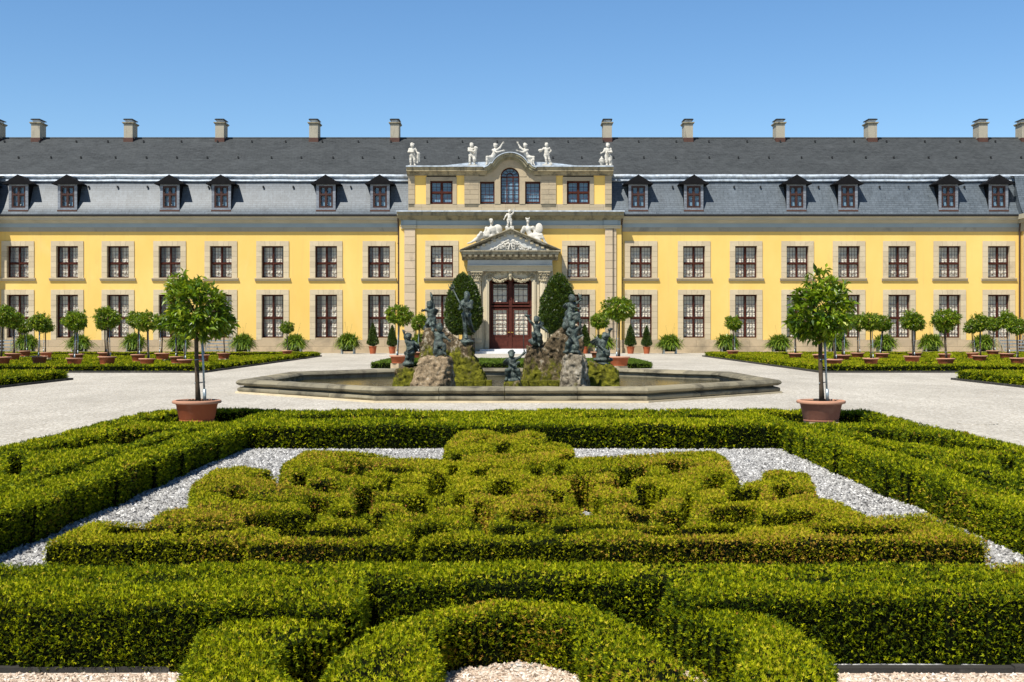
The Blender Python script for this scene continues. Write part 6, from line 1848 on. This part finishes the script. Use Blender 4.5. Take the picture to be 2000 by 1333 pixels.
# small cone trees and two big egg shaped topiaries
def shell_leaves(name, seed, f, n, L, h, Wk=.45):
    """leaves all over a body of revolution r=f(t), t in 0..1 up the height"""
    rng = np.random.default_rng(seed)
    t = rng.uniform(0, 1, n * 2); r = f(t)
    keep = rng.random(n * 2) < r / r.max() + .03
    t, r = t[keep], r[keep]; m = len(t)
    a = rng.uniform(0, 2 * math.pi, m)
    dirr = np.stack([np.cos(a), np.sin(a), np.zeros(m)], 1)
    dr = (f(np.clip(t + .01, 0, 1)) - f(np.clip(t - .01, 0, 1))) / (.02 * h)
    nor = unit(dirr - np.array([0, 0, 1.0]) * dr[:, None])
    P0 = dirr * r[:, None]; P0[:, 2] = t * h
    P = P0 + nor * (fbm(P0 + seed, 2.2, 3) * .16 * r.max() - rng.exponential(.05, m) * r.max())[:, None]
    D = unit(nor * .8 + rng.normal(0, .6, (m, 3)) + np.array([0, 0, .25]))
    N = unit(nor + rng.normal(0, .5, (m, 3)))
    Ls = L * rng.uniform(.6, 1.3, m)
    return leaf_mesh(name, P, D, N, Ls, Ls * Wk, np.clip(rng.normal(.45, .28, m), 0, 1))
def make_cone(seed):
    root = bpy.data.objects.new('cone_tree', None); COL.objects.link(root); root.empty_display_size = .3
    mb = MB(); mb.lathe([(.21, 0), (.28, .46), (.305, .47), (.305, .54), (.27, .54), (.26, .49)], (0, 0, 0), 24); mb.build('pot', M['terracotta_red'], root, True, True, 40)
    f = lambda t: .40 * np.clip(np.minimum(t / .12, 1), .15, 1) * (1 - np.clip((t - .1) / .9, 0, 1)) ** .85 + .02
    mb = MB(); mb.lathe([(float(f(np.array(t))) * .72 + .001, t * 1.65) for t in np.linspace(0, .97, 10)], (0, 0, .56), 12); mb.build('trunk', M['hedge_core'], root, True, True)  # near-black inner cone, its colour standing in for shade among the leaves
    link_mesh('crown', shell_leaves('crown', seed, f, 2600, .095, 1.65), M['topiary'], root, (0, 0, .54))
    return root
M['terracotta_red'] = terracotta('new red terracotta', (.50, .13, .05))
cp = make_cone(61)
for i, (px, lab) in enumerate(((728, 'left of the downpipe on the left'), (766, 'right beside the downpipe on the left'), (1231.5, 'right beside the downpipe on the right'), (1263, 'further right of the downpipe on the right'), (1142, 'in front of the window right of the door'), (858, 'in front of the window left of the door'))):
    o = cp if i == 0 else copy_tree(cp)
    Y = 86.9
    o.location = (wx(px, Y), Y, 0); o.rotation_euler.z = i * 1.3; s_ = 1.0 if i not in (1, 3) else .93; o.scale = (s_, s_, s_ * random.uniform(.97, 1.05))
    tag(o, 'slim cone tree in red pot, ' + lab, 'potted tree', 'small cone trees by the wall')
def make_egg(seed):
    root = bpy.data.objects.new('egg_topiary', None); COL.objects.link(root); root.empty_display_size = .3
    mb = MB(); mb.box(-.78, .78, -.78, .78, .12, 1.05)
    for sx in (-1, 1):
        for sy in (-1, 1): mb.box(sx * .74 - .07, sx * .74 + .07, sy * .74 - .07, sy * .74 + .07, 0, 1.14)
    mb.build('planter_box', M['dark_wood'], root, local=True)
    H_ = 4.45
    f = lambda t: np.interp(t, [0, .04, .12, .25, .42, .6, .75, .87, .95, 1], [.45, .80, 1.12, 1.30, 1.27, 1.12, .90, .64, .38, .08])
    mb = MB(); mb.tube([(0, 0, 1), (.02, 0, 1.9)], [.11, .08], 8); mb.build('trunk', M['bark'], root, True, True)
    mb = MB(); mb.lathe([(max(.01, float(f(np.array(t))) * .80), t * H_) for t in np.linspace(.02, .96, 16)], (0, 0, 1.5), 18); mb.build('inner_shade', M['hedge_core'], root, True, True)  # near-black body painted as the shade inside the crown
    link_mesh('crown', shell_leaves('crown', seed, f, 9000, .19, H_), M['topiary'], root, (0, 0, 1.45))
    return root
for px, seed, lab in ((905, 71, 'big dark egg shaped topiary in a black planter left of the palace door'), (1090.5, 72, 'big dark egg shaped topiary in a black planter right of the palace door')):
    o = make_egg(seed); Y = 86.7
    o.location = (wx(px + (17 if px < 1000 else -10) * 0, Y), Y, 0)
    tag(o, lab, 'topiary', 'egg shaped topiaries by the door')

# metal steps to two windows
def make_steps():
    root = bpy.data.objects.new('metal_steps', None); COL.objects.link(root); root.empty_display_size = .3
    for k in range(4):
        mb = MB(); mb.box(-.85, .85, -1.25 + k * .32, -.95 + k * .32, .24 + k * .24, .28 + k * .24); mb.box(-.85, .85, -1.255 + k * .32, -1.235 + k * .32, .20 + k * .24, .28 + k * .24); mb.build('tread', M['steel'], root, local=True)
    for sx in (-1, 1):
        mb = MB(); mb.tube([(sx * .88, -1.3, .1), (sx * .88, 0, 1.1)], .035, 6); mb.tube([(sx * .88, -1.2, .0), (sx * .88, -1.2, 1.0)], .022, 6); mb.tube([(sx * .88, -.1, 0), (sx * .88, -.1, 1.75)], .022, 6); mb.tube([(sx * .88, -1.2, 1.0), (sx * .88, -.1, 1.75)], .022, 6); mb.tube([(sx * .88, -1.2, .55), (sx * .88, -.1, 1.35)], .016, 6)
        mb.build('railing', M['steel'], root, local=True)
    return root
st = make_steps()
for i, (px, lab) in enumerate(((8, 'galvanised metal steps at the far left wing window'), (430, 'galvanised metal steps behind the large left citrus tree'), (1976, 'galvanised metal steps at the far right wing window'))):
    o = st if i == 0 else copy_tree(st)
    o.location = (wx(px, 88.6), 88.9, 0); tag(o, lab, 'steps', 'metal steps to the windows')
